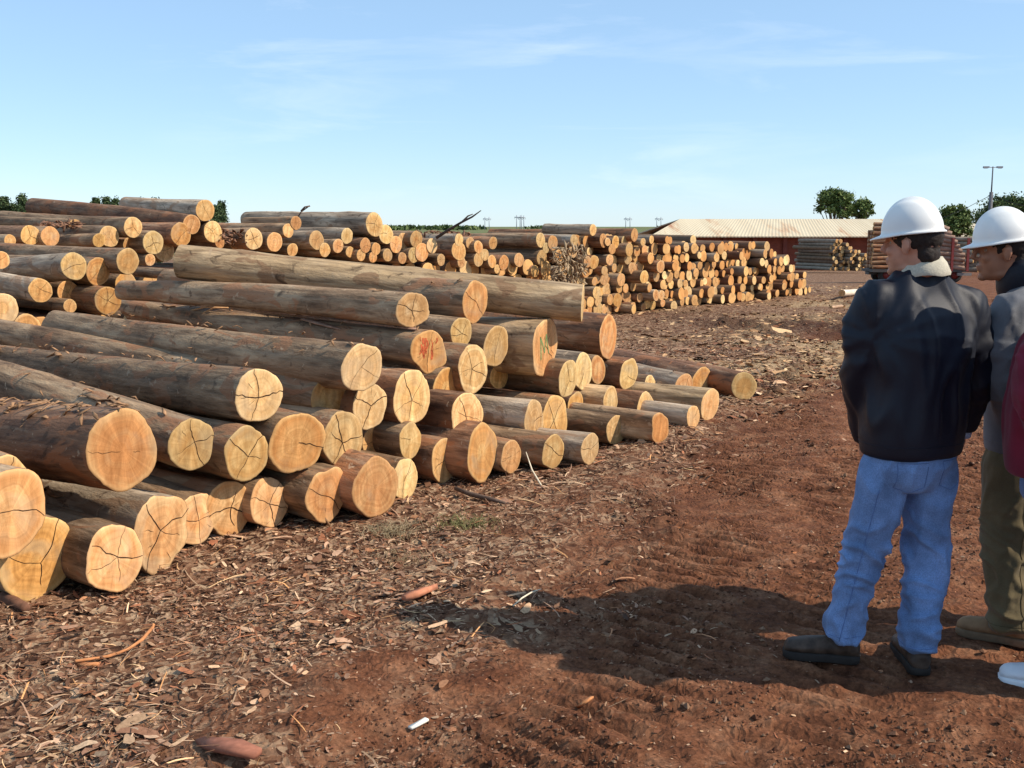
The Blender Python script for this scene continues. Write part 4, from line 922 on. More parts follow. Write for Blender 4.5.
t.links.new(mix(t, .5, bt.outputs[0], ramp(t, noise_n(t, tcn.outputs['Object'], .8, 4), [(.3, (.7, .65, .6)), (.7, (1.2, 1.2, 1.2))]), 'MULTIPLY'), b.inputs['Base Color'])
mb = MB(); mb.box(P_loc([((xl+xr)/2+.4, YS+5.5, (zg+ze)/2)])[0], (xr-xl-1.2, 10.2, ze-zg+.02)); 
mb.build('wall', BRICK, shed, False)
mb = MB()
for k in range(12): mb.box(P_loc([(xl+.9+k*(xr-xl-1.8)/11, YS+.25, (zg+ze)/2)])[0], (.3, .3, ze-zg))
mb.build('pillar', simple('red_pillar', (.17, .05, .035), .9, .15, .2, 2), shed, False)
ROOF, t, b = newmat('metal_roof', .6, .3); tcn = N(t, 'ShaderNodeTexCoord'); O = tcn.outputs['Object']
rust = noise_n(t, O, .55, 4, .6, .4, (1.2, .16, .5)); sep = N(t, 'ShaderNodeSeparateXYZ'); t.links.new(O, sep.inputs[0])
rr_ = noise_n(t, O, 1.3, 3, .5, 0, (1.1, .02, .02))
c = ramp(t, rust, [(.54, (.62, .52, .355)), (.60, (.55, .40, .25)), (.67, (.42, .21, .11))])
c = mix(t, .2, c, ramp(t, rr_, [(.40, (.72, .68, .62)), (.6, (1.15, 1.15, 1.15))]), 'MULTIPLY'); t.links.new(c, b.inputs['Base Color'])
V = []; nrib = 420; xs_ = np.linspace(0, 1, nrib)
for k, s in enumerate(xs_):
    zz_ = .012*math.sin(k*math.pi/2)
    xe = xl-.3+(xr-xl+.6)*s; xt = xl2-.1+(xr-xl2-1.5)*s
    V += [(xe, YS-.35, ze+zz_-.05), (xt, YS+5.5, zr+zz_), (xe, YS+11.4, ze+zz_-.05), (xe, YS+11.4, ze+zz_-.13), (xt, YS+5.5, zr+zz_-.1), (xe, YS-.35, ze+zz_-.13)]
mb = MB(); V = P_loc(V); q = []
for k in range(nrib-1):
    a = k*6
    for j in range(6): q.append((a+j, a+6+j, a+6+(j+1) % 6, a+(j+1) % 6))
mb.add(V, q); mb.add(V[:6], [(0, 1, 4, 5), (1, 2, 3, 4)]); mb.build('roof', ROOF, shed, False)

# ================================================================= TRAILER with its load
RED = simple('red_paint', (.20, .03, .025), .5, .4, .25, 8)
STEEL = simple('dark_steel', (.06, .05, .045), .6, .4, .3, 8)
TYRE = simple('tyre_rubber', (.035, .03, .028), .85, .3, .3, 20)
YT = 38.0; ang = R(-12)
tl = empty('log_trailer', at_y(872, 284, YT), 'red log trailer with upright stakes parked behind the men', 'trailer'); zt = float(gz(tl.location.x, YT)[0]); tl.location.z = zt
mpp = YT/F*1.0
Wd = 3.3
mb = MB(); mb.box((Wd/2, .6, .42), (Wd, 1.2, .10)); mb.box((Wd/2, .6, .33), (Wd, .4, .12)); mb.build('bed', STEEL, tl, False)
for x in (Wd*.66, Wd*.82, Wd-.05):
    for y_ in (-.07, 1.2):
        mb = MB(); mb.box((x, y_-.05, .98), (.08, .08, 1.15)); mb.build('stake', RED if x > 1 else STEEL, tl, False)
def wheel(parent, x, y_, r=.26):
    mb = MB(); n = 28; prof = [(r*.55, -.11), (r*.92, -.12), (r, -.08), (r, .08), (r*.92, .12), (r*.55, .11)]
    rs = [[(x+pr*math.cos(a), y_+py_, r+pr*math.sin(a)) for a in TH(n)] for pr, py_ in prof]; mb.rings(rs, caps=False)
    w_ = mb.build('wheel', TYRE, parent); mb = MB()
    rs = [[(x+pr*math.cos(a), y_+py_, r+pr*math.sin(a)) for a in TH(n)] for pr, py_ in [(r*.56, -.09), (r*.5, -.04), (r*.2, -.05), (r*.18, -.1), (.02, -.1)]]; mb.rings(rs, caps=True); mb.build('rim', RED, w_)
for x in (.55, 2.35, 2.95):
    for y_ in (.25, 1.0): wheel(tl, x, y_)
mb = MB(); mb.box((Wd-.1, -.03, .30), (.5, .05, .10)); mb.build('bumper', simple('bumper_white', (.22, .19, .17), .6, .3), tl, False)
g = random.Random(8); lvl = 0; tbase = Vector(tl.location)
side_names = ['lowest', 'second', 'third', 'fourth', 'fifth', 'sixth', 'seventh', 'eighth', 'ninth', 'tenth', 'topmost']
nlev = 11
for k in range(nlev):
    r = .075+g.uniform(-.006, .008); z = .47+.085+k*.148
    z_ = z; xo = g.uniform(-.03, .03)
    p = tbase+Vector((.12-.1+xo, g.uniform(-.02, .03)+.1, z_)); near = p+Vector((1.95, -.02, 0))
    d = (p-near).normalized()
    place_log(near, p+d*.02, r, r*.94, 1700+k, f'dark {side_names[k] if k < nlev-1 else "topmost"} log on the left half of the red trailer load, counted from its bed', 'logs loaded on the trailer', bark=BARKRED, wood=WOODO, cracks=0, ns=14, nl=8)
for k in range(10):
    r = .08+g.uniform(-.01, .01); z = .47+.085+k*.150
    x1_ = 3.2-max(0, (k-3))*.10
    a_ = tbase+Vector((x1_, g.uniform(-.03, .03)+.05, z-.05)); b_ = tbase+Vector((2.08, .15, z+.03+.012*k))
    place_log(a_, b_, r, r*.95, 1720+k, f'pale {side_names[k] if k < 9 else "topmost"} log on the right half of the red trailer load, counted from its bed', 'logs loaded on the trailer', bark=simple('pinkish_bark', (.34, .22, .16), .85, .2, .35, 6) if k == 0 else bpy.data.materials['pinkish_bark'], wood=WOOD, cracks=0, ns=14, nl=8)
mb = MB()
for y_ in (.35, .65, .95):
    for k in range(9): mb.tube([(.10, y_, .56+k*.148), (3.1-max(0, k-4)*.1, y_, .56+k*.148)], .085, 10)
o = mb.build('stacked_logs', BARKRED); o.location = tbase; tag(o, 'inner logs of the trailer load hidden behind its front logs', None, None, 'stuff')

# ================================================================= TREES
def leafmat(name, cols):
    m_, t, b = newmat(name, .7, .25); at = N(t, 'ShaderNodeAttribute', attribute_name='tint'); geo = N(t, 'ShaderNodeNewGeometry')
    c = ramp(t, geo.outputs['Random Per Island'], [(0, cols[0]), (.5, cols[1]), (1, cols[2])]); t.links.new(c, b.inputs['Base Color'])
    b.inputs['Transmission Weight'].default_value = 0; return m_
LEAF = leafmat('leaf_green', [(.055, .09, .022), (.11, .155, .04), (.17, .21, .065)])
LEAFD = leafmat('leaf_dark', [(.035, .06, .018), (.07, .105, .03), (.11, .145, .045)])
NEEDLE = leafmat('needle_green', [(.035, .06, .025), (.06, .095, .035), (.10, .13, .05)])
TRUNK = simple('tree_trunk', (.13, .095, .07), .9, .2, .3, 3)
def leaves(P_, s, seed):
    g_ = np.random.default_rng(seed); n = len(P_)
    a = g_.normal(size=(n, 3)); a /= np.linalg.norm(a, axis=1)[:, None]; b_ = g_.normal(size=(n, 3)); b_ = np.cross(a, b_); b_ /= np.linalg.norm(b_, axis=1)[:, None]
    s = s*g_.uniform(.6, 1.4, (n, 1)); V = np.stack([P_-a*s, P_+b_*s*.5, P_+a*s, P_-b_*s*.5], 1).reshape(-1, 3)
    return V, (np.arange(n)*4)[:, None]+np.array([[0, 1, 2, 3]])
def broad_tree(name, px, base_py, Y, wpx, top_py, label, seed, lm, nblob=26, nleaf=9000, lsz=.13, crown_bottom=None):
    g_ = np.random.default_rng(seed); top = at_y(px, top_py, Y); zb = float(base_z(np.array([top.x]), np.array([Y]))[0]); W_ = wpx/2*Y/F; H = top.z-zb
    cb = (at_y(px, crown_bottom, Y).z-zb) if crown_bottom else H*.3
    e = empty(name, (top.x, Y, zb), label, 'tree')
    mb = MB(); mb.tube([(0, 0, 0), (.1, 0, H*.2), (-.05, .1, H*.45), (0, 0, H*.75)], [.03*H+.08, .025*H+.05, .02*H, .005*H], 10)
    bl = []
    for k in range(nblob):
        a = g_.uniform(0, 6.28); rr = math.sqrt(g_.random())*.78; h = g_.random()
        z = cb+(H-cb)*(.12+.80*h); wmax = W_*math.sqrt(max(.04, 1-((h-.30)/.76)**2)); bl.append((rr*wmax*math.cos(a), rr*wmax*math.sin(a), z, W_*g_.uniform(.14, .30)))
        if k % 2 == 0: mb.tube([(0, 0, H*.25), (bl[-1][0]*.5, bl[-1][1]*.5, (H*.3+z)/2), (bl[-1][0], bl[-1][1], z)], [.012*H, .008*H, .003*H], 5)
    mb.build('trunk', TRUNK, e)
    P_ = []
    for x, y_, z, r in bl:
        n = int(nleaf/nblob); d = g_.normal(size=(n, 3)); d /= np.linalg.norm(d, axis=1)[:, None]; rad_ = r*np.abs(g_.normal(0, .62, (n, 1)))
        P_.append(np.array([x, y_, z])+d*rad_*np.array([1.15, 1.15, .8]))
    P_ = np.concatenate(P_); P_[:, 2] = np.maximum(P_[:, 2], .2)
    V, q = leaves(P_, lsz, seed+1); link('crown', mesh_np('crown', V, [q], [lm], False), e)
    return e
broad_tree('broadleaf_tree', 836, 0, 100, 42, 186, 'airy round green tree rising behind the shed roof', 3, LEAF, 46, 8500, .15, 220)
broad_tree('broadleaf_tree', 862, 0, 102, 28, 200, 'lower yellowish green tree behind the shed roof, right of the airy one', 9, LEAF, 26, 4500, .15, 220)
broad_tree('broadleaf_tree', 957, 0, 75, 40, 204, 'bushy green tree between the two white hard hats', 5, LEAF, 60, 11000, .11, 240)
broad_tree('broadleaf_tree', 1006, 0, 92, 64, 196, 'dark green tree behind the lamp post and the right hard hat', 7, LEAFD, 70, 14000, .13, 230)
def conifer(px, top_py, Y, wpx, label, seed):
    g_ = np.random.default_rng(seed); top = at_y(px, top_py, Y); zb = float(base_z(np.array([top.x]), np.array([Y]))[0]); H = top.z-zb; W_ = wpx/2*Y/F
    e = empty('pine_tree', (top.x, Y, zb), label, 'tree', 'pine trees behind the left stack'); mb = MB(); mb.tube([(0, 0, 0), (0, 0, H*.5), (0, 0, H)], [.12, .08, .02], 8); P_ = []
    for k in range(34):
        s = .15+.85*k/34; z = H*s; l = W_*(1-s)**.7*g_.uniform(.6, 1.15)+.12
        for j in range(7):
            a = g_.uniform(0, 6.28); tip = np.array([math.cos(a)*l, math.sin(a)*l, l*.55]); tt = g_.random((26, 1)); P_.append(np.array([0, 0, z])+tip*tt+g_.normal(0, .09, (26, 3)))
            if j < 3: mb.tube([(0, 0, z), (tip[0], tip[1], z+tip[2])], [.02, .008], 4)
    mb.build('trunk', TRUNK, e); V, q = leaves(np.concatenate(P_), .075, seed+1); link('crown', mesh_np('crown', V, [q], [NEEDLE], False), e)
for i, (px, ty, wp, lab) in enumerate([(3, 198, 22, 'pine at the very left edge behind the stacked logs'), (22, 196, 24, 'pine left of the long sloping skyline log'), (-14, 201, 22, 'pine beyond the left picture edge'),
        (13, 205, 18, 'low pine between the two pines at the upper left edge'), (32, 207, 16, 'low pine touching the left end of the sloping skyline log'), (221, 203, 20, 'pine just right of the topmost left log'), (214, 208, 12, 'thin pine close behind the topmost left log'),
        (96, 199, 8, 'slim pine tip over the sloping skyline log, first from its left'), (106, 198, 8, 'slim pine tip over the sloping skyline log, second from its left'), (115, 200, 8, 'slim pine tip over the sloping skyline log, third from its left'), (144, 201, 9, 'pine tip just left of the topmost log'), (156, 200, 9, 'pine tip above the middle of the topmost log')]):
    conifer(px, ty, 62+3*(i % 3), wp, lab, 50+i)
# far woods along the horizon
g_ = np.random.default_rng(77); P_ = []
for k in range(420):
    Y = g_.uniform(900, 1500); x = g_.uniform(-.62, .62)*Y; 
    if fbm(np.array([x*.01]), np.array([3.]), 1, 3)[0] < .45: continue
    hh = g_.uniform(2.5, 5.5); d = g_.normal(size=(60, 3)); d /= np.linalg.norm(d, axis=1)[:, None]; P_.append(np.array([x, Y, -1.9+hh*.45])+d*np.array([g_.uniform(9, 26), 8, hh*.55])*g_.uniform(.3, 1, (60, 1)))
V, q = leaves(np.concatenate(P_), 2.4, 78); tag(link('far_woods', mesh_np('far_woods', V, [q], [LEAFD], False)), 'low dark line of woods along the far horizon', None, None, 'stuff')

# ================================================================= LAMP POST, WIRES, PYLONS
GAL = simple('galvanised', (.30, .31, .32), .5, .5, .15, 6)
lp = at_y(993, 166.5, 52); lx = lp.x; zb = float(base_z(np.array([lx]), np.array([52.]))[0])
e = empty('lamp_post', (lx, 52, zb), 'tall thin lamp post with two lamp heads behind the right man', 'lamp post'); Hh = lp.z-zb
ztop = at_y(992, 192, 52).z-zb
mb = MB(); mb.tube([(0, 0, 0), (0, 0, ztop)], [.11, .085], 10); mb.tube([(0, 0, ztop), (0, 0, Hh)], [.035, .03], 8); mb.build('pole', simple('pole_grey', (.12, .12, .13), .7, .3), e)
for s in (-1, 1):
    mb = MB(); mb.tube([(0, 0, Hh-.05), (s*.22, 0, Hh-.02)], .02, 6); mb.box((s*.32, 0, Hh-.03), (.26, .14, .08)); mb.box((s*.34, 0, Hh-.08), (.16, .1, .02)); mb.build('lamp_head', GAL, e, False)
wz = at_y(992, 195, 52).z
mb = MB()
a_ = Vector((lx, 52, wz)); b_ = at_y(905, 222, 95); c_ = at_y(1120, 205, 48)
for p, q_ in ((a_, b_), (a_, c_)):
    mb.tube([p.lerp(q_, s)-Vector((0, 0, .5*4*s*(1-s))) for s in (0, .2, .4, .6, .8, 1)], .013, 5)
tag(mb.build('power_wire', simple('wire_black', (.03, .03, .03), .6, .3, .1)), 'dark overhead wires running from the lamp post', 'wire')
PYL = simple('pylon_steel', (.35, .38, .42), .6, .3, .1)
def pylon(px, top_py, Y, wpx, label):
    tp = at_y(px, top_py, Y); zb = -1.9; H = tp.z-zb; w_ = wpx/2*Y/F; e = empty('pylon', (tp.x, Y, zb), label, 'pylon', 'power pylons on the horizon')
    for s in (-1, 1):
        mb = MB(); mb.tube([(s*w_*.55, 0, 0), (s*w_*.5, 0, H)], .35, 5); mb.build('leg', PYL, e)
    mb = MB(); mb.tube([(-w_, 0, H*.86), (w_, 0, H*.86)], .35, 5); mb.tube([(-w_*.5, 0, H*.86), (0, 0, H*.7), (w_*.5, 0, H*.86)], .2, 5)
    for s in (-1, 0, 1): mb.tube([(s*w_*.92, 0, H*.86), (s*w_*.92, 0, H*.74)], .15, 4)
    mb.build('crossarm', PYL, e)
for px, ty, Y, wp, lab in ((487, 217, 1000, 8, 'faint power pylon at the tip of the lifted branch'), (519, 215, 900, 9, 'faint power pylon right of the lifted branch, the tallest one'), (628, 217, 1000, 8, 'faint power pylon left of the shed roof'), (659, 217, 1050, 8, 'faint power pylon just over the shed roof corner'), (522, 215.5, 930, 7, 'faint power pylon close behind the tallest one')):
    pylon(px, ty, Y, wp, lab)

# ================================================================= PEOPLE
SKIN = simple('skin', (.50, .25, .165), .55, .35, .10, 30, .1, .001)
SKIN2 = simple('skin_tan', (.36, .17, .10), .55, .35, .10, 30, .1, .001)
HAIR = simple('dark_hair', (.022, .015, .012), .7, .3, .4, 90, .8, .004)
def cloth(name, col, rough, spec, var=.15, scale=300, sheen=0, bs=.25):
    m_, t, b = newmat(name, rough, spec); tcn = N(t, 'ShaderNodeTexCoord'); O = tcn.outputs['Object']
    n = noise_n(t, O, scale, 2); n2_ = noise_n(t, O, 7, 4)
    c = mix(t, .5, ramp(t, n2_, [(.3, tuple(v*(1-var*1.3) for v in col)), (.7, tuple(v*(1+var*1.3) for v in col))]), ramp(t, n, [(.3, (1-var*2,)*3), (.7, (1+var,)*3)]), 'MULTIPLY')
    t.links.new(c, b.inputs['Base Color']); b.inputs['Sheen Weight'].default_value = sheen
    bump(t, b, mix(t, .4, noise_n(t, O, 14, 4, .6, .8), n), bs, .006); return m_
NAVY = cloth('navy_nylon', (.005, .0075, .017), .56, .35, .1, 400, 0)
GREYJ = cloth('grey_jacket', (.13, .135, .15), .7, .3, .1, 300, .1)
MAROON = cloth('maroon_cloth', (.16, .012, .03), .8, .2, .1, 300, .1)
DENIM = cloth('blue_denim', (.165, .275, .50), .85, .15, .28, 260, .1, .4)
OLIVE = cloth('olive_cord', (.15, .115, .06), .9, .15, .15, 260, .1, .3)
CREAM = cloth('cream_collar', (.52, .48, .38), .9, .1, .15, 150, .1, .5)
SHIRT = cloth('light_blue_shirt', (.45, .55, .72), .85, .1, .1, 200)
HAT = simple('white_helmet', (.78, .775, .74), .34, .5, .06, 7, .05, .001)
WEB = simple('helmet_band', (.22, .21, .18), .8, .2, .3, 60)
BOOT = simple('dark_leather', (.06, .038, .026), .6, .3, .5, 25, .6, .006)
SOLE = simple('rubber_sole', (.03, .025, .022), .8, .2, .2, 25)
BOOTT = simple('tan_suede', (.30, .18, .095), .85, .2, .2, 25)
SOLET = simple('tan_sole', (.22, .15, .09), .85, .2, .2, 25)
SNEAK = simple('white_sneaker', (.75, .76, .78), .5, .4, .05, 25)
EYE = simple('eye_white', (.30, .24, .20), .3, .5, .02, 10, 0)
def limb(mb, pts, rad, n=18, flat=1.0):
    # smooth Catmull-Rom through the joints
    P = [Vector(p) for p in pts]; out_p = []; out_r = []
    for i in range(len(P)-1):
        p0 = P[max(i-1, 0)]; p1 = P[i]; p2 = P[i+1]; p3 = P[min(i+2, len(P)-1)]
        for s in range(6):
            t_ = s/6; q = .5*((2*p1)+(-p0+p2)*t_+(2*p0-5*p1+4*p2-p3)*t_*t_+(-p0+3*p1-3*p2+p3)*t_**3); out_p.append(q); out_r.append(rad[i]+(rad[i+1]-rad[i])*t_)
    out_p.append(P[-1]); out_r.append(rad[-1]); mb.tube(out_p, out_r, n)
def torso(mb, secs, lv, fv, n=28, ex=2.4):
    rs = []
    for c_, hw, hd in secs:
        ring = []
        for k in range(n):
            a = 2*math.pi*k/n; cx_ = math.copysign(abs(math.cos(a))**(2/ex), math.cos(a)); sy = math.copysign(abs(math.sin(a))**(2/ex), math.sin(a))
            ring.append(tuple(Vector(c_)+lv*(hw*cx_)+fv*(hd*sy)))
        rs.append(ring)
    mb.rings(rs)
def head_frame(c_, fdir):
    f_ = Vector(fdir).normalized(); r_ = f_.cross(Vector((0, 0, 1))).normalized(); u_ = r_.cross(f_); return Matrix((r_, f_, u_)).transposed().to_4x4(), Vector(c_)
def head_parts(mb, M, c_, neck_to):
    T = lambda v: c_+(M.to_3x3()@Vector(v))
    def E(v, r): mb.ell(tuple(T(v)), r, 22, 14, mat=M)
    E((0, -.012, .028), (.076, .096, .095)); E((0, .030, -.035), (.060, .062, .080)); E((0, .045, -.075), (.042, .045, .040)); E((0, .078, -.098), (.020, .020, .017))
    E((0, .082, .030), (.045, .018, .014)); E((.036, .062, -.022), (.022, .025, .022)); E((-.036, .062, -.022), (.022, .025, .022))
    mb.tube([T((0, .088, .028)), T((0, .102, .005)), T((0, .116, -.018)), T((0, .098, -.030))], [.008, .010, .0125, .009], 10)
    E((0, .092, -.055), (.022, .011, .007)); E((0, .090, -.067), (.020, .011, .008)); E((0, .02, -.085), (.052, .05, .03))
    for s in (-1, 1):
        e_ = MB(); E((s*.080, -.002, -.010), (.009, .015, .030)); E((s*.086, -.011, -.002), (.006, .010, .022)); E((s*.084, -.004, .010), (.007, .015, .011))
    mb.tube([T((0, -.018, -.03)), T((0, -.03, -.10)), neck_to], [.058, .054, .050], 18)
def helmet(parent, M, c_, lean=0):
    M2 = M@Matrix.Rotation(lean, 4, 'X'); T = lambda v: c_+(M2.to_3x3()@Vector(v)); n = 72; rings = []
    prof = []
    for j in range(15): a = (j+.001)/14*math.pi/2; prof.append(('d', math.sin(a), max(0.0, math.cos(a))))
    z0 = .048; hz = .118
    def dome(a, s, cth, inset=0):
        x = (.097-inset)*s*math.cos(a); y = (.112-inset)*s*math.sin(a); z = z0+(hz-inset)*cth
        z += .0095*math.exp(-(x/.018)**2)*(1 if abs(y) < .09 else max(0, 1-(abs(y)-.09)/.03))*cth**.3 if not inset else 0
        z += .003*math.exp(-((abs(x)-.048)/.010)**2)*cth**.5 if not inset else 0
        return x, y, z
    for _, s, cth in prof: rings.append([tuple(T(dome(a, s, cth))) for a in TH(n)])
    def brim(a, k, dz): 
        fr = max(0, math.sin(a)); ext = .009+.034*fr**2.2; x = (.097+ext*k)*math.cos(a); y = (.112+ext*k)*math.sin(a); return x, y, z0-.004-.006*k*(1+fr)+dz
    for k, dz in ((.15, 0), (.6, 0), (1, 0), (1.03, -.003), (1, -.006), (.5, -.006), (0, -.005)): rings.append([tuple(T(brim(a, k, dz))) for a in TH(n)])
    for s, cth in ((.995, .0), (.97, .2), (.8, .55), (.4, .9), (.01, 1)): rings.append([tuple(T(dome(a, s, cth, .004))) for a in TH(n)])
    mb = MB(); mb.rings(rings, caps=False); h = mb.build('hard_hat', HAT, parent)
    mb = MB(); rr = []
    for z, k in ((.05, 1), (.02, .97), (.005, .92), (.003, .86), (.05, .88)): rr.append([tuple(T((.086*k*math.cos(a), .100*k*math.sin(a)-.004, .046+(z-.046)*max(0.05, -math.sin(a)+.15)))) for a in TH(40)])
    mb.rings(rr, caps=False); mb.build('headband', WEB, h)
def hand(mb, wrist, dirv, palm_n, scale=1.0, curl=.5, thumb_side=1):
    d = Vector(dirv).normalized(); n_ = Vector(palm_n); n_ = (n_-d*n_.dot(d)).normalized(); s_ = d.cross(n_)*thumb_side
    w0 = Vector(wrist); kn = w0+d*.085*scale
    rs = []
    for f_, hw, hd in ((0, .026, .019), (.35, .036, .016), (.7, .042, .014), (1.0, .041, .012)):
        c_ = w0+d*.085*scale*f_; rs.append([tuple(c_+s_*(hw*scale*math.cos(a))+n_*(hd*scale*math.sin(a))) for a in TH(14)])
    mb.rings(rs)
    for k, (off_, l) in enumerate(((.031, .072), (.011, .080), (-.010, .075), (-.030, .058))):
        p = kn+s_*off_*scale-d*.01; dd = d.copy(); pts = [p]
        for j, fr in enumerate((.45, .32, .23)):
            a = curl*(.5+.5*j); dd = (dd*math.cos(a)+n_*math.sin(a)).normalized(); p = p+dd*l*scale*fr*1.1; pts.append(p)
        mb.tube(pts, [.0095*scale, .009*scale, .008*scale, .0065*scale], 8)
    p = w0+d*.025*scale+s_*.03*scale; t1 = (d*.6+s_*.7+n_*.35).normalized(); t2 = (d*.85+s_*.2+n_*.5).normalized(); mb.tube([p-t1*.01, p+t1*.035*scale, p+t1*.035*scale+t2*.03*scale], [.013*scale, .011*scale, .008*scale], 8)
def boot(parent, heel, toe, mat_u, mat_s, h_sh=.15, wd=.052, name='boot'):
    heel = Vector(heel); toe = Vector(toe); z0 = min(heel.z, toe.z); heel.z = toe.z = z0; d = (toe-heel); Lf = d.length; d.normalize(); s_ = Vector((-d.y, d.x, 0)); rs = []
    prof = [(0.0, .60, .030, .075), (.05, .78, .03, .10), (.2, .82, .03, .11), (.38, .80, .03, .098), (.55, .94, .03, .092), (.72, 1.03, .03, .082), (.86, .98, .03, .076), (.94, .80, .03, .068), (.99, .50, .03, .052)]
    mb = MB()
    for f_, w_, zl, zh in prof:
        c_ = heel+d*Lf*f_; ring = []
        for k in range(20):
            a = 2*math.pi*k/20; zz = z0+.022+(zh-.022)*(.5+.5*math.sin(a)) ; hw = wd*w_*(abs(math.cos(a))**.7)*(1 if math.sin(a) < 0 else 1-.25*math.sin(a)); ring.append(tuple(Vector((c_.x, c_.y, zz))+s_*math.copysign(hw, math.cos(a))))
        rs.append(ring)
    mb.rings(rs)
    a0 = heel+d*Lf*.20; mb.tube([Vector((a0.x, a0.y, z0+.05)), Vector((a0.x, a0.y, z0+.10)), Vector((a0.x, a0.y, z0+h_sh))], [.048, .050, .052], 18)
    me = remesh(mb, .006, 3); displace(me, lambda c: .0025*mnoise.noise(c*28)); me.materials.append(mat_u); bt_ = link(name, me, parent)
    mb = MB(); rs = []
    outl = [(0, .45), (.03, .72), (.12, .86), (.3, .80), (.45, .82), (.62, .98), (.78, 1.05), (.9, .95), (.96, .75), (1.0, .4)]
    pts = [(f_, w_) for f_, w_ in outl]+[(f_, -w_) for f_, w_ in outl[::-1]]
    for z, k in ((0.0, .95), (.004, .98), (.026, .99), (.032, .95)):
        rs.append([tuple(heel+d*(Lf*(.5+(f_-.5)*k*1.02))+s_*(wd*w_*k)+Vector((0, 0, z))) for f_, w_ in pts])
    mb.rings(rs); mb.build('sole', mat_s, bt_)
    return Vector((a0.x, a0.y, z0))
def ridged(c, s, sx, sz, sd=0):
    return 1-abs(mnoise.noise(Vector((c.x*sx*s+sd, c.y*sx*s, c.z*sz*s))))*2.2
def crease(v, w_=.35): return max(0.0, 1-abs(v)/w_)**1.5
def jacket_disp(elbows, armpits, amp=.008, hem=None, cdir=None):
    def fn(c):
        q = c+Vector(mnoise.noise_vector(c*2.2))*.10
        low = 1 if hem is None else min(1, max(0.12, (c.z-hem)/.10))
        d = amp*.75*low*(crease(mnoise.noise(Vector((q.x*8, q.y*8, q.z*2.0+7))), .3)-.2)+amp*.5*low*mnoise.noise(q*5)
        for e_ in elbows:
            k = math.exp(-((c-e_).length/.12)**2); d += amp*1.0*k*(crease(mnoise.noise(Vector((q.x*5, q.y*5, q.z*11+3))), .35)-.3)
        for e_ in armpits:
            v = c-e_; l_ = v.length; k = math.exp(-(l_/.20)**2); d += amp*1.0*k*(crease(mnoise.noise(Vector((math.atan2(v.z, v.x)*2.6, l_*2.0, v.y*2))), .35)-.25)
        return d
    return fn
def pants_disp(knees, hems, amp=.006):
    def fn(c):
        q = c+Vector(mnoise.noise_vector(c*3.5))*.09
        d = amp*.5*mnoise.noise(q*6)+amp*.5*(crease(mnoise.noise(Vector((q.x*8, q.y*8, q.z*4+2))))-.3)
        for e_ in knees: k = math.exp(-((c-e_).length/.17)**2); d += amp*1.0*k*(crease(mnoise.noise(Vector((q.x*9+q.z*5, q.y*9, q.z*15+5))), .4)-.3)
        for e_ in hems: k = math.exp(-((c-e_).length/.12)**2); d += amp*1.5*k*(crease(mnoise.noise(Vector((q.x*8-q.z*4, q.y*6, q.z*12+8))), .4)-.3)
        return d
    return fn
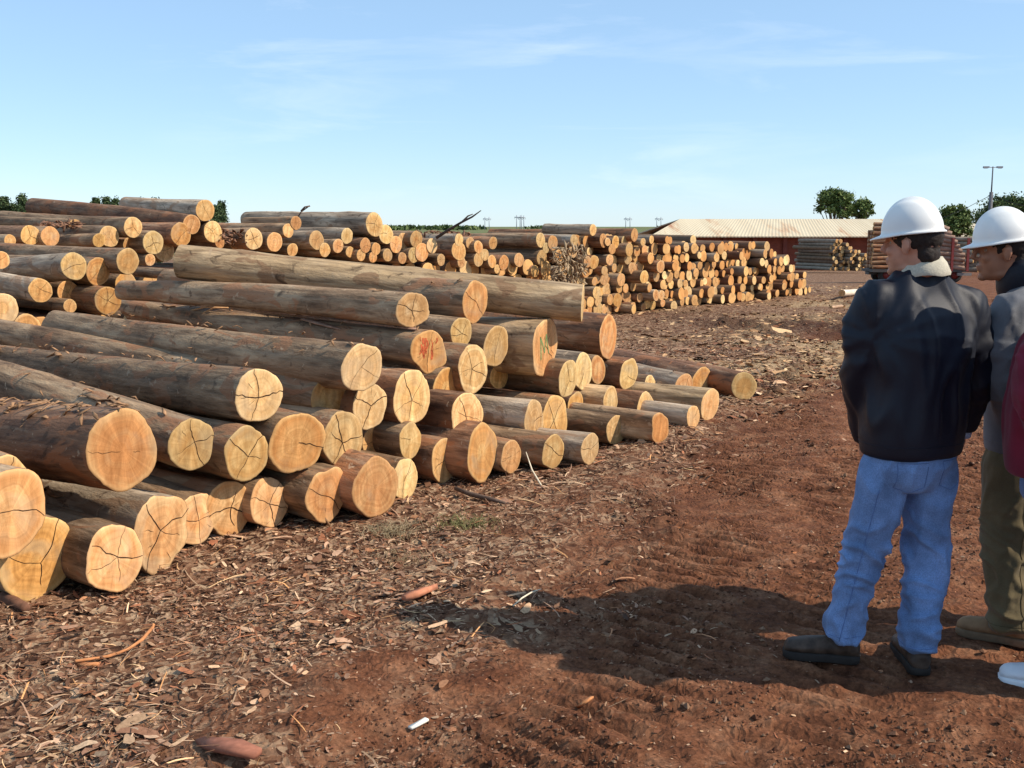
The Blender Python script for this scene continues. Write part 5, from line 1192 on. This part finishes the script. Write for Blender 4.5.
def person(label, fdir, hdir, hip, waist, chest, shldr, neck, head, armL, armR, legL, legR, feetL, feetR, mats, hatlean=0, hw=(.19, .17, .20, .17), collar='fold', hands=(False, True), handR=None, tall_collar=None, voxel=.011, wide=1.0, name='person'):
    fv = Vector((*fdir, 0)).normalized(); lv = Vector((-fv.y, fv.x, 0))      # lv: to the figure's left
    hM, hc = head_frame(head, (*hdir, -.06))
    # body (skin): one continuous mesh, limbs run inside the clothes
    mb = MB(); head_parts(mb, hM, hc, Vector(neck)+Vector((0, 0, -.03)))
    torso(mb, [(hip, .12, .08), (waist, .11, .07), (chest, .13, .085), (Vector(shldr)-Vector((0, 0, .05)), .10, .05), (Vector(neck)-Vector((0, 0, .05)), .045, .04)], lv, fv)
    for A_, hflag, sd_ in ((armL, hands[0], 1), (armR, hands[1], -1)):
        A0 = Vector(A_[0]); nk_ = Vector(neck); inn = (Vector((nk_.x, nk_.y, A0.z))-A0).normalized(); limb(mb, [A0+inn*.09+Vector((0, 0, -.03)), A0+Vector((0, 0, -.03)), A_[1], A_[2]], [.03, .036, .034, .028], 12)
        dv = (Vector(A_[-1])-Vector(A_[-2])).normalized(); hand(mb, Vector(A_[-1]), dv if not (handR and sd_ < 0) else Vector(handR), fv*.2-lv*sd_ if True else fv, 1.0, .45, sd_)
    for G_ in (legL, legR): limb(mb, G_, [.07, .05, .035], 12)
    me = remesh(mb, .0055, 2); me.materials.append(mats['skin']); body = link(name, me); tag(body, label, 'person')
    for s in (-1, 1):
        mb = MB(); mb.ell(tuple(hc+hM.to_3x3()@Vector((s*.030, .066, .008))), (.0105, .0105, .0105), 14, 10); mb.build('eye', EYE, body)
    for s in (-1, 1):
        mb = MB(); mb.tube([hc+hM.to_3x3()@Vector((s*(.012), .100, .034)), hc+hM.to_3x3()@Vector((s*(.03), .097, .040)), hc+hM.to_3x3()@Vector((s*(.048), .083, .034))], [.003, .005, .003], 6); mb.build('eyebrow', HAIR, body)
    mb = MB(); mb.ell(tuple(hc+hM.to_3x3()@Vector((0, -.016, .026))), (.0795, .096, .080), 26, 16, mat=hM); mb.ell(tuple(hc+hM.to_3x3()@Vector((0, -.052, -.038))), (.060, .046, .052), 22, 12, mat=hM)
    me = remesh(mb, .006, 2); displace(me, lambda c: .003*mnoise.noise(c*70)); me.materials.append(HAIR); link('hair', me, body)
    helmet(body, hM, hc, hatlean)
    # jacket
    mb = MB(); hipj = Vector(hip)
    torso(mb, [(hipj+Vector((0, 0, -.045)), hw[0]*.98, .140*wide), (hipj+Vector((0, 0, -.03)), hw[0]*1.02, .146*wide), (hipj+Vector((0, 0, .03)), hw[0]*1.06, .152*wide), (Vector(waist), hw[1]*1.16, .148*wide), (Vector(chest), hw[2], .142*wide), (Vector(chest).lerp(Vector(shldr), .6), hw[2]*1.0, .128), (Vector(shldr), hw[3]*.98, .098), (Vector(shldr).lerp(Vector(neck), .5)+Vector((0, 0, .008)), .115, .078), (Vector(neck), .072, .068)], lv, fv, 36)
    elb = []
    for A_ in (armL, armR):
        A_ = [Vector(a) for a in A_]; e3 = A_[2]-(A_[2]-A_[1]).normalized()*.012
        nk_ = Vector(neck); inn = (Vector((nk_.x, nk_.y, A_[0].z))-A_[0]).normalized(); limb(mb, [A_[0]+inn*.10+Vector((0, 0, -.01)), A_[0]+inn*.02, A_[0].lerp(A_[1], .5), A_[1], A_[1].lerp(e3, .55), e3], [.060, .082, .080, .070, .062, .050]); elb.append(A_[1])
    me = remesh(mb, voxel, 5)
    displace(me, jacket_disp(elb, [Vector(armL[0])+Vector((0, 0, -.12)), Vector(armR[0])+Vector((0, 0, -.12))], .022, hipj.z+.01)); post_smooth(me, 3); me.materials.append(mats['jacket']); jk = link('jacket', me, body)
    # collar
    mb = MB(); nk = Vector(neck); rs = []
    ch = tall_collar or .05
    cprof = [(.074, -.030), (.070, -.01), (.064, ch*.4), (.061, ch*.62), (.066, ch*.66), (.082, ch*.30), (.101, -.022), (.097, -.034)] if not tall_collar else [(.088, -.045), (.092, .0), (.088, ch*.6), (.084, ch), (.090, ch+.008), (.100, ch*.8), (.106, ch*.4), (.104, -.01), (.094, -.04)]
    for rr, dz in cprof:
        rs.append([tuple(nk+lv*(rr*math.cos(a))+fv*(rr*.95*math.sin(a)-.012)+Vector((0, 0, dz-.030*max(0, math.sin(a))+.010*max(0, -math.sin(a))+.003*math.sin(5*a)))) for a in TH(40)])
    mb.rings(rs, caps=False); cme = mb.mesh('collar', [mats['collar']]); displace(cme, lambda c: .004*mnoise.noise(c*22)); link('collar', cme, jk)
    for A_, fl in ((armL, hands[0]), (armR, hands[1])):
        if fl:
            A_ = [Vector(a) for a in A_]; d = (A_[2]-A_[1]).normalized(); mb = MB(); mb.tube([A_[2]-d*.03, A_[2]+d*.012, A_[2]+d*.016], [.038, .036, .030], 18); mb.build('cuff', SHIRT, jk)
    # trousers
    mb = MB(); hb = Vector(hip)
    torso(mb, [(hb+Vector((0, 0, .10)), hw[0]*.84, .105), (hb, hw[0]*.92, .118), (hb+Vector((0, 0, -.08)), hw[0]*.95, .125), (hb+Vector((0, 0, -.13)), hw[0]*.90, .116), (hb+Vector((0, 0, -.165)), hw[0]*.72, .10)], lv, fv)
    pk = mats.get('leg', [.105, .088, .079, .074, .072]); kn = []; hm = []
    for G_ in (legL, legR):
        G_ = [Vector(a) for a in G_]; limb(mb, [Vector((hb.x*.5+G_[0].x*.5, hb.y*.5+G_[0].y*.5, G_[0].z+.09)), G_[0], G_[0].lerp(G_[1], .5), G_[1], G_[1].lerp(G_[2], .6), G_[2]], [pk[0]*.8, pk[0]*.97]+list(pk[1:])); kn.append(G_[1]); hm.append(G_[2]+Vector((0, 0, .05)))
    me = remesh(mb, .007, 5); displace(me, pants_disp(kn, hm, .021)); post_smooth(me, 1); me.materials.append(mats['pants']); tr = link('trousers', me, body)
    if mats.get('seam'):
        from mathutils.bvhtree import BVHTree
        tree_ = lambda m_: BVHTree.FromPolygons([v.co.copy() for v in m_.vertices], [tuple(p_.vertices) for p_ in m_.polygons])
        bv_ = tree_(me); mb = MB()
        def onto(tr_, o_, d_, pr=.0006):
            h_ = tr_.ray_cast(o_, d_); return h_[0]-d_*pr if h_[0] is not None else None
        for s in (1, -1):
            ctr = hb+lv*(s*.092)+Vector((0, 0, -.100))-fv*.30; outl = [(-.055, .050), (.055, .050), (.052, -.045), (0, -.065), (-.052, -.045), (-.055, .050)]; pp = []
            for (a, b2), (a3, b3) in zip(outl, outl[1:]):
                for q_ in range(7):
                    f_ = q_/7; p_ = onto(bv_, ctr+lv*(a+(a3-a)*f_)+Vector((0, 0, b2+(b3-b2)*f_)), fv)
                    if p_ is not None: pp.append(p_)
            if len(pp) > 3: mb.tube(pp, .0013, 5)
        for G_, sd_ in ((legL, 1), (legR, -1)):
            G_ = [Vector(a) for a in G_]; dd = (-lv*sd_*.75+fv*.65).normalized(); pp = []
            for q_ in range(46):
                f_ = .08+.9*q_/45; c_ = G_[0].lerp(G_[1], f_*2) if f_ < .5 else G_[1].lerp(G_[2], f_*2-1); p_ = onto(bv_, c_-dd*.30, dd)
                if p_ is not None: pp.append(p_)
            mb.tube(pp, .0015, 5)
            pp = [onto(bv_, G_[2]+Vector((0, 0, .028))+Vector((math.cos(a), math.sin(a), 0))*.2, -Vector((math.cos(a), math.sin(a), 0))) for a in TH(26)]
            pp = [p_ for p_ in pp if p_ is not None]; mb.tube(pp+[pp[0]], .0012, 5)
        mb.build('seam', simple('seam_'+mats['pants'].name, mats['seam'], .9, .1), tr)
        bj = tree_(jk.data); mb = MB(); cc_ = hipj+Vector((0, 0, .012)); pp = []
        for a in np.linspace(-.35*math.pi, 1.35*math.pi, 60)+math.pi:
            d2 = lv*math.cos(a)+fv*math.sin(a); p_ = onto(bj, cc_+d2*.40, -d2)
            if p_ is not None and (p_-cc_).length < .24: pp.append(p_)
        if len(pp) > 5: mb.tube(pp, .0013, 5); mb.build('seam', mats['jacket'], jk)
    boot(body, *feetL, mats['boot'], mats['sole'], name=mats.get('bname', 'boot')); boot(body, *feetR, mats['boot'], mats['sole'], name=mats.get('bname', 'boot'))
    return body
def G0(px, py): p = gp(px, py); return p
# nearer man: navy jacket, blue jeans
YM = 4.05
hL = G0(859, 664); tL = G0(784, 657); hR = G0(921, 678); tR = G0(903, 648)
zL = float(gz(hL.x-.1, hL.y)[0]); zR = float(gz(hR.x, hR.y+.1)[0])
for p in (hL, tL): p.z = zL+.004
for p in (hR, tR): p.z = zR+.004
d_ = (tR-hR).normalized(); tR = hR+d_*.29; d_ = (tL-hL).normalized(); tL = hL+d_*.29
person('man in navy jacket and blue jeans with white hard hat, seen from behind', (-.42, .91), (-.76, .65),
       at_y(911, 443, YM), at_y(916, 400, YM), at_y(918, 345, YM), at_y(920, 292, YM+.02), at_y(921, 268, YM+.01), at_y(913, 244, YM),
       [at_y(870, 303, YM-.03), at_y(860, 378, YM+.02), at_y(866, 441, YM+.16)], [at_y(966, 308, YM+.09), at_y(974, 385, YM+.10), at_y(962, 432, YM+.16)],
       [at_y(886, 470, YM-.02), at_y(862, 558, YM-.02), at_y(841, 638, hL.y+.01)], [at_y(930, 470, YM+.02), at_y(926, 562, YM+.00), at_y(918, 650, hR.y+.05)],
       (hL, tL), (hR, tR), dict(skin=SKIN, jacket=NAVY, collar=CREAM, pants=DENIM, boot=BOOT, sole=SOLE, seam=(.11, .18, .36)), hatlean=R(-3), hw=(.195, .185, .215, .185), hands=(False, True), handR=(-.35, .35, -.8))
# second man: grey jacket, olive trousers
YM = 4.30
hL = G0(1032, 650); tL = G0(963, 633); hR = G0(1075, 640); tR = G0(1012, 625)
for p in (hL, tL): p.z = float(gz(hL.x-.1, hL.y)[0])+.004
for p in (hR, tR): p.z = float(gz(hR.x-.1, hR.y)[0])+.004
tL = hL+(tL-hL).normalized()*.29; tR = hR+(tR-hR).normalized()*.29
person('man in grey jacket and olive trousers with white hard hat, at the right picture edge', (-.86, .50), (-.95, .30),
       at_y(1024, 440, YM), at_y(1026, 400, YM), at_y(1030, 345, YM), at_y(1028, 300, YM), at_y(1020, 280, YM), at_y(1004, 251, YM),
       [at_y(1012, 312, YM-.16), at_y(1006, 380, YM-.20), at_y(1012, 432, YM-.08)], [at_y(1046, 310, YM+.17), at_y(1052, 380, YM+.2), at_y(1020, 430, YM+.2)],
       [at_y(1010, 468, YM-.07), at_y(1006, 556, YM-.08), at_y(1010, 628, hL.y+.01)], [at_y(1040, 468, YM+.08), at_y(1046, 555, YM+.07), at_y(1058, 622, hR.y)],
       (hL, tL), (hR, tR), dict(skin=SKIN2, jacket=GREYJ, collar=NAVY, pants=OLIVE, boot=BOOTT, sole=SOLET, seam=(.09, .065, .035), leg=[.115, .100, .090, .086, .082]), hatlean=R(-4), hw=(.19, .18, .205, .18), hands=(False, False), tall_collar=.075)
# third man, mostly outside the frame: maroon jacket, white sneaker
YM = 3.80
hL = G0(1084, 692); tL = G0(1006, 679); hR = G0(1112, 680); tR = G0(1050, 668)
for p in (hL, tL, hR, tR): p.z = float(gz(hL.x-.1, hL.y)[0])+.004
tL = hL+(tL-hL).normalized()*.29; tR = hR+(tR-hR).normalized()*.29
person('person in maroon jacket with white sneaker, mostly cut off by the right picture edge', (-.9, .35), (-.95, .1),
       at_y(1060, 462, YM), at_y(1062, 410, YM), at_y(1072, 350, YM), at_y(1078, 300, YM), at_y(1078, 278, YM), at_y(1076, 250, YM),
       [at_y(1062, 318, YM-.15), at_y(1034, 402, YM-.18), at_y(1050, 446, YM-.10)], [at_y(1084, 316, YM+.16), at_y(1082, 400, YM+.2), at_y(1064, 446, YM+.09)],
       [at_y(1056, 490, YM-.07), at_y(1054, 585, YM-.05), at_y(1060, 668, hL.y)], [at_y(1080, 490, YM+.08), at_y(1084, 585, YM+.07), at_y(1096, 665, hR.y)],
       (hL, tL), (hR, tR), dict(skin=SKIN, jacket=MAROON, collar=MAROON, pants=DENIM, boot=SNEAK, sole=SNEAK, bname='sneaker'), hw=(.19, .19, .20, .18), hands=(False, False), wide=1.25)
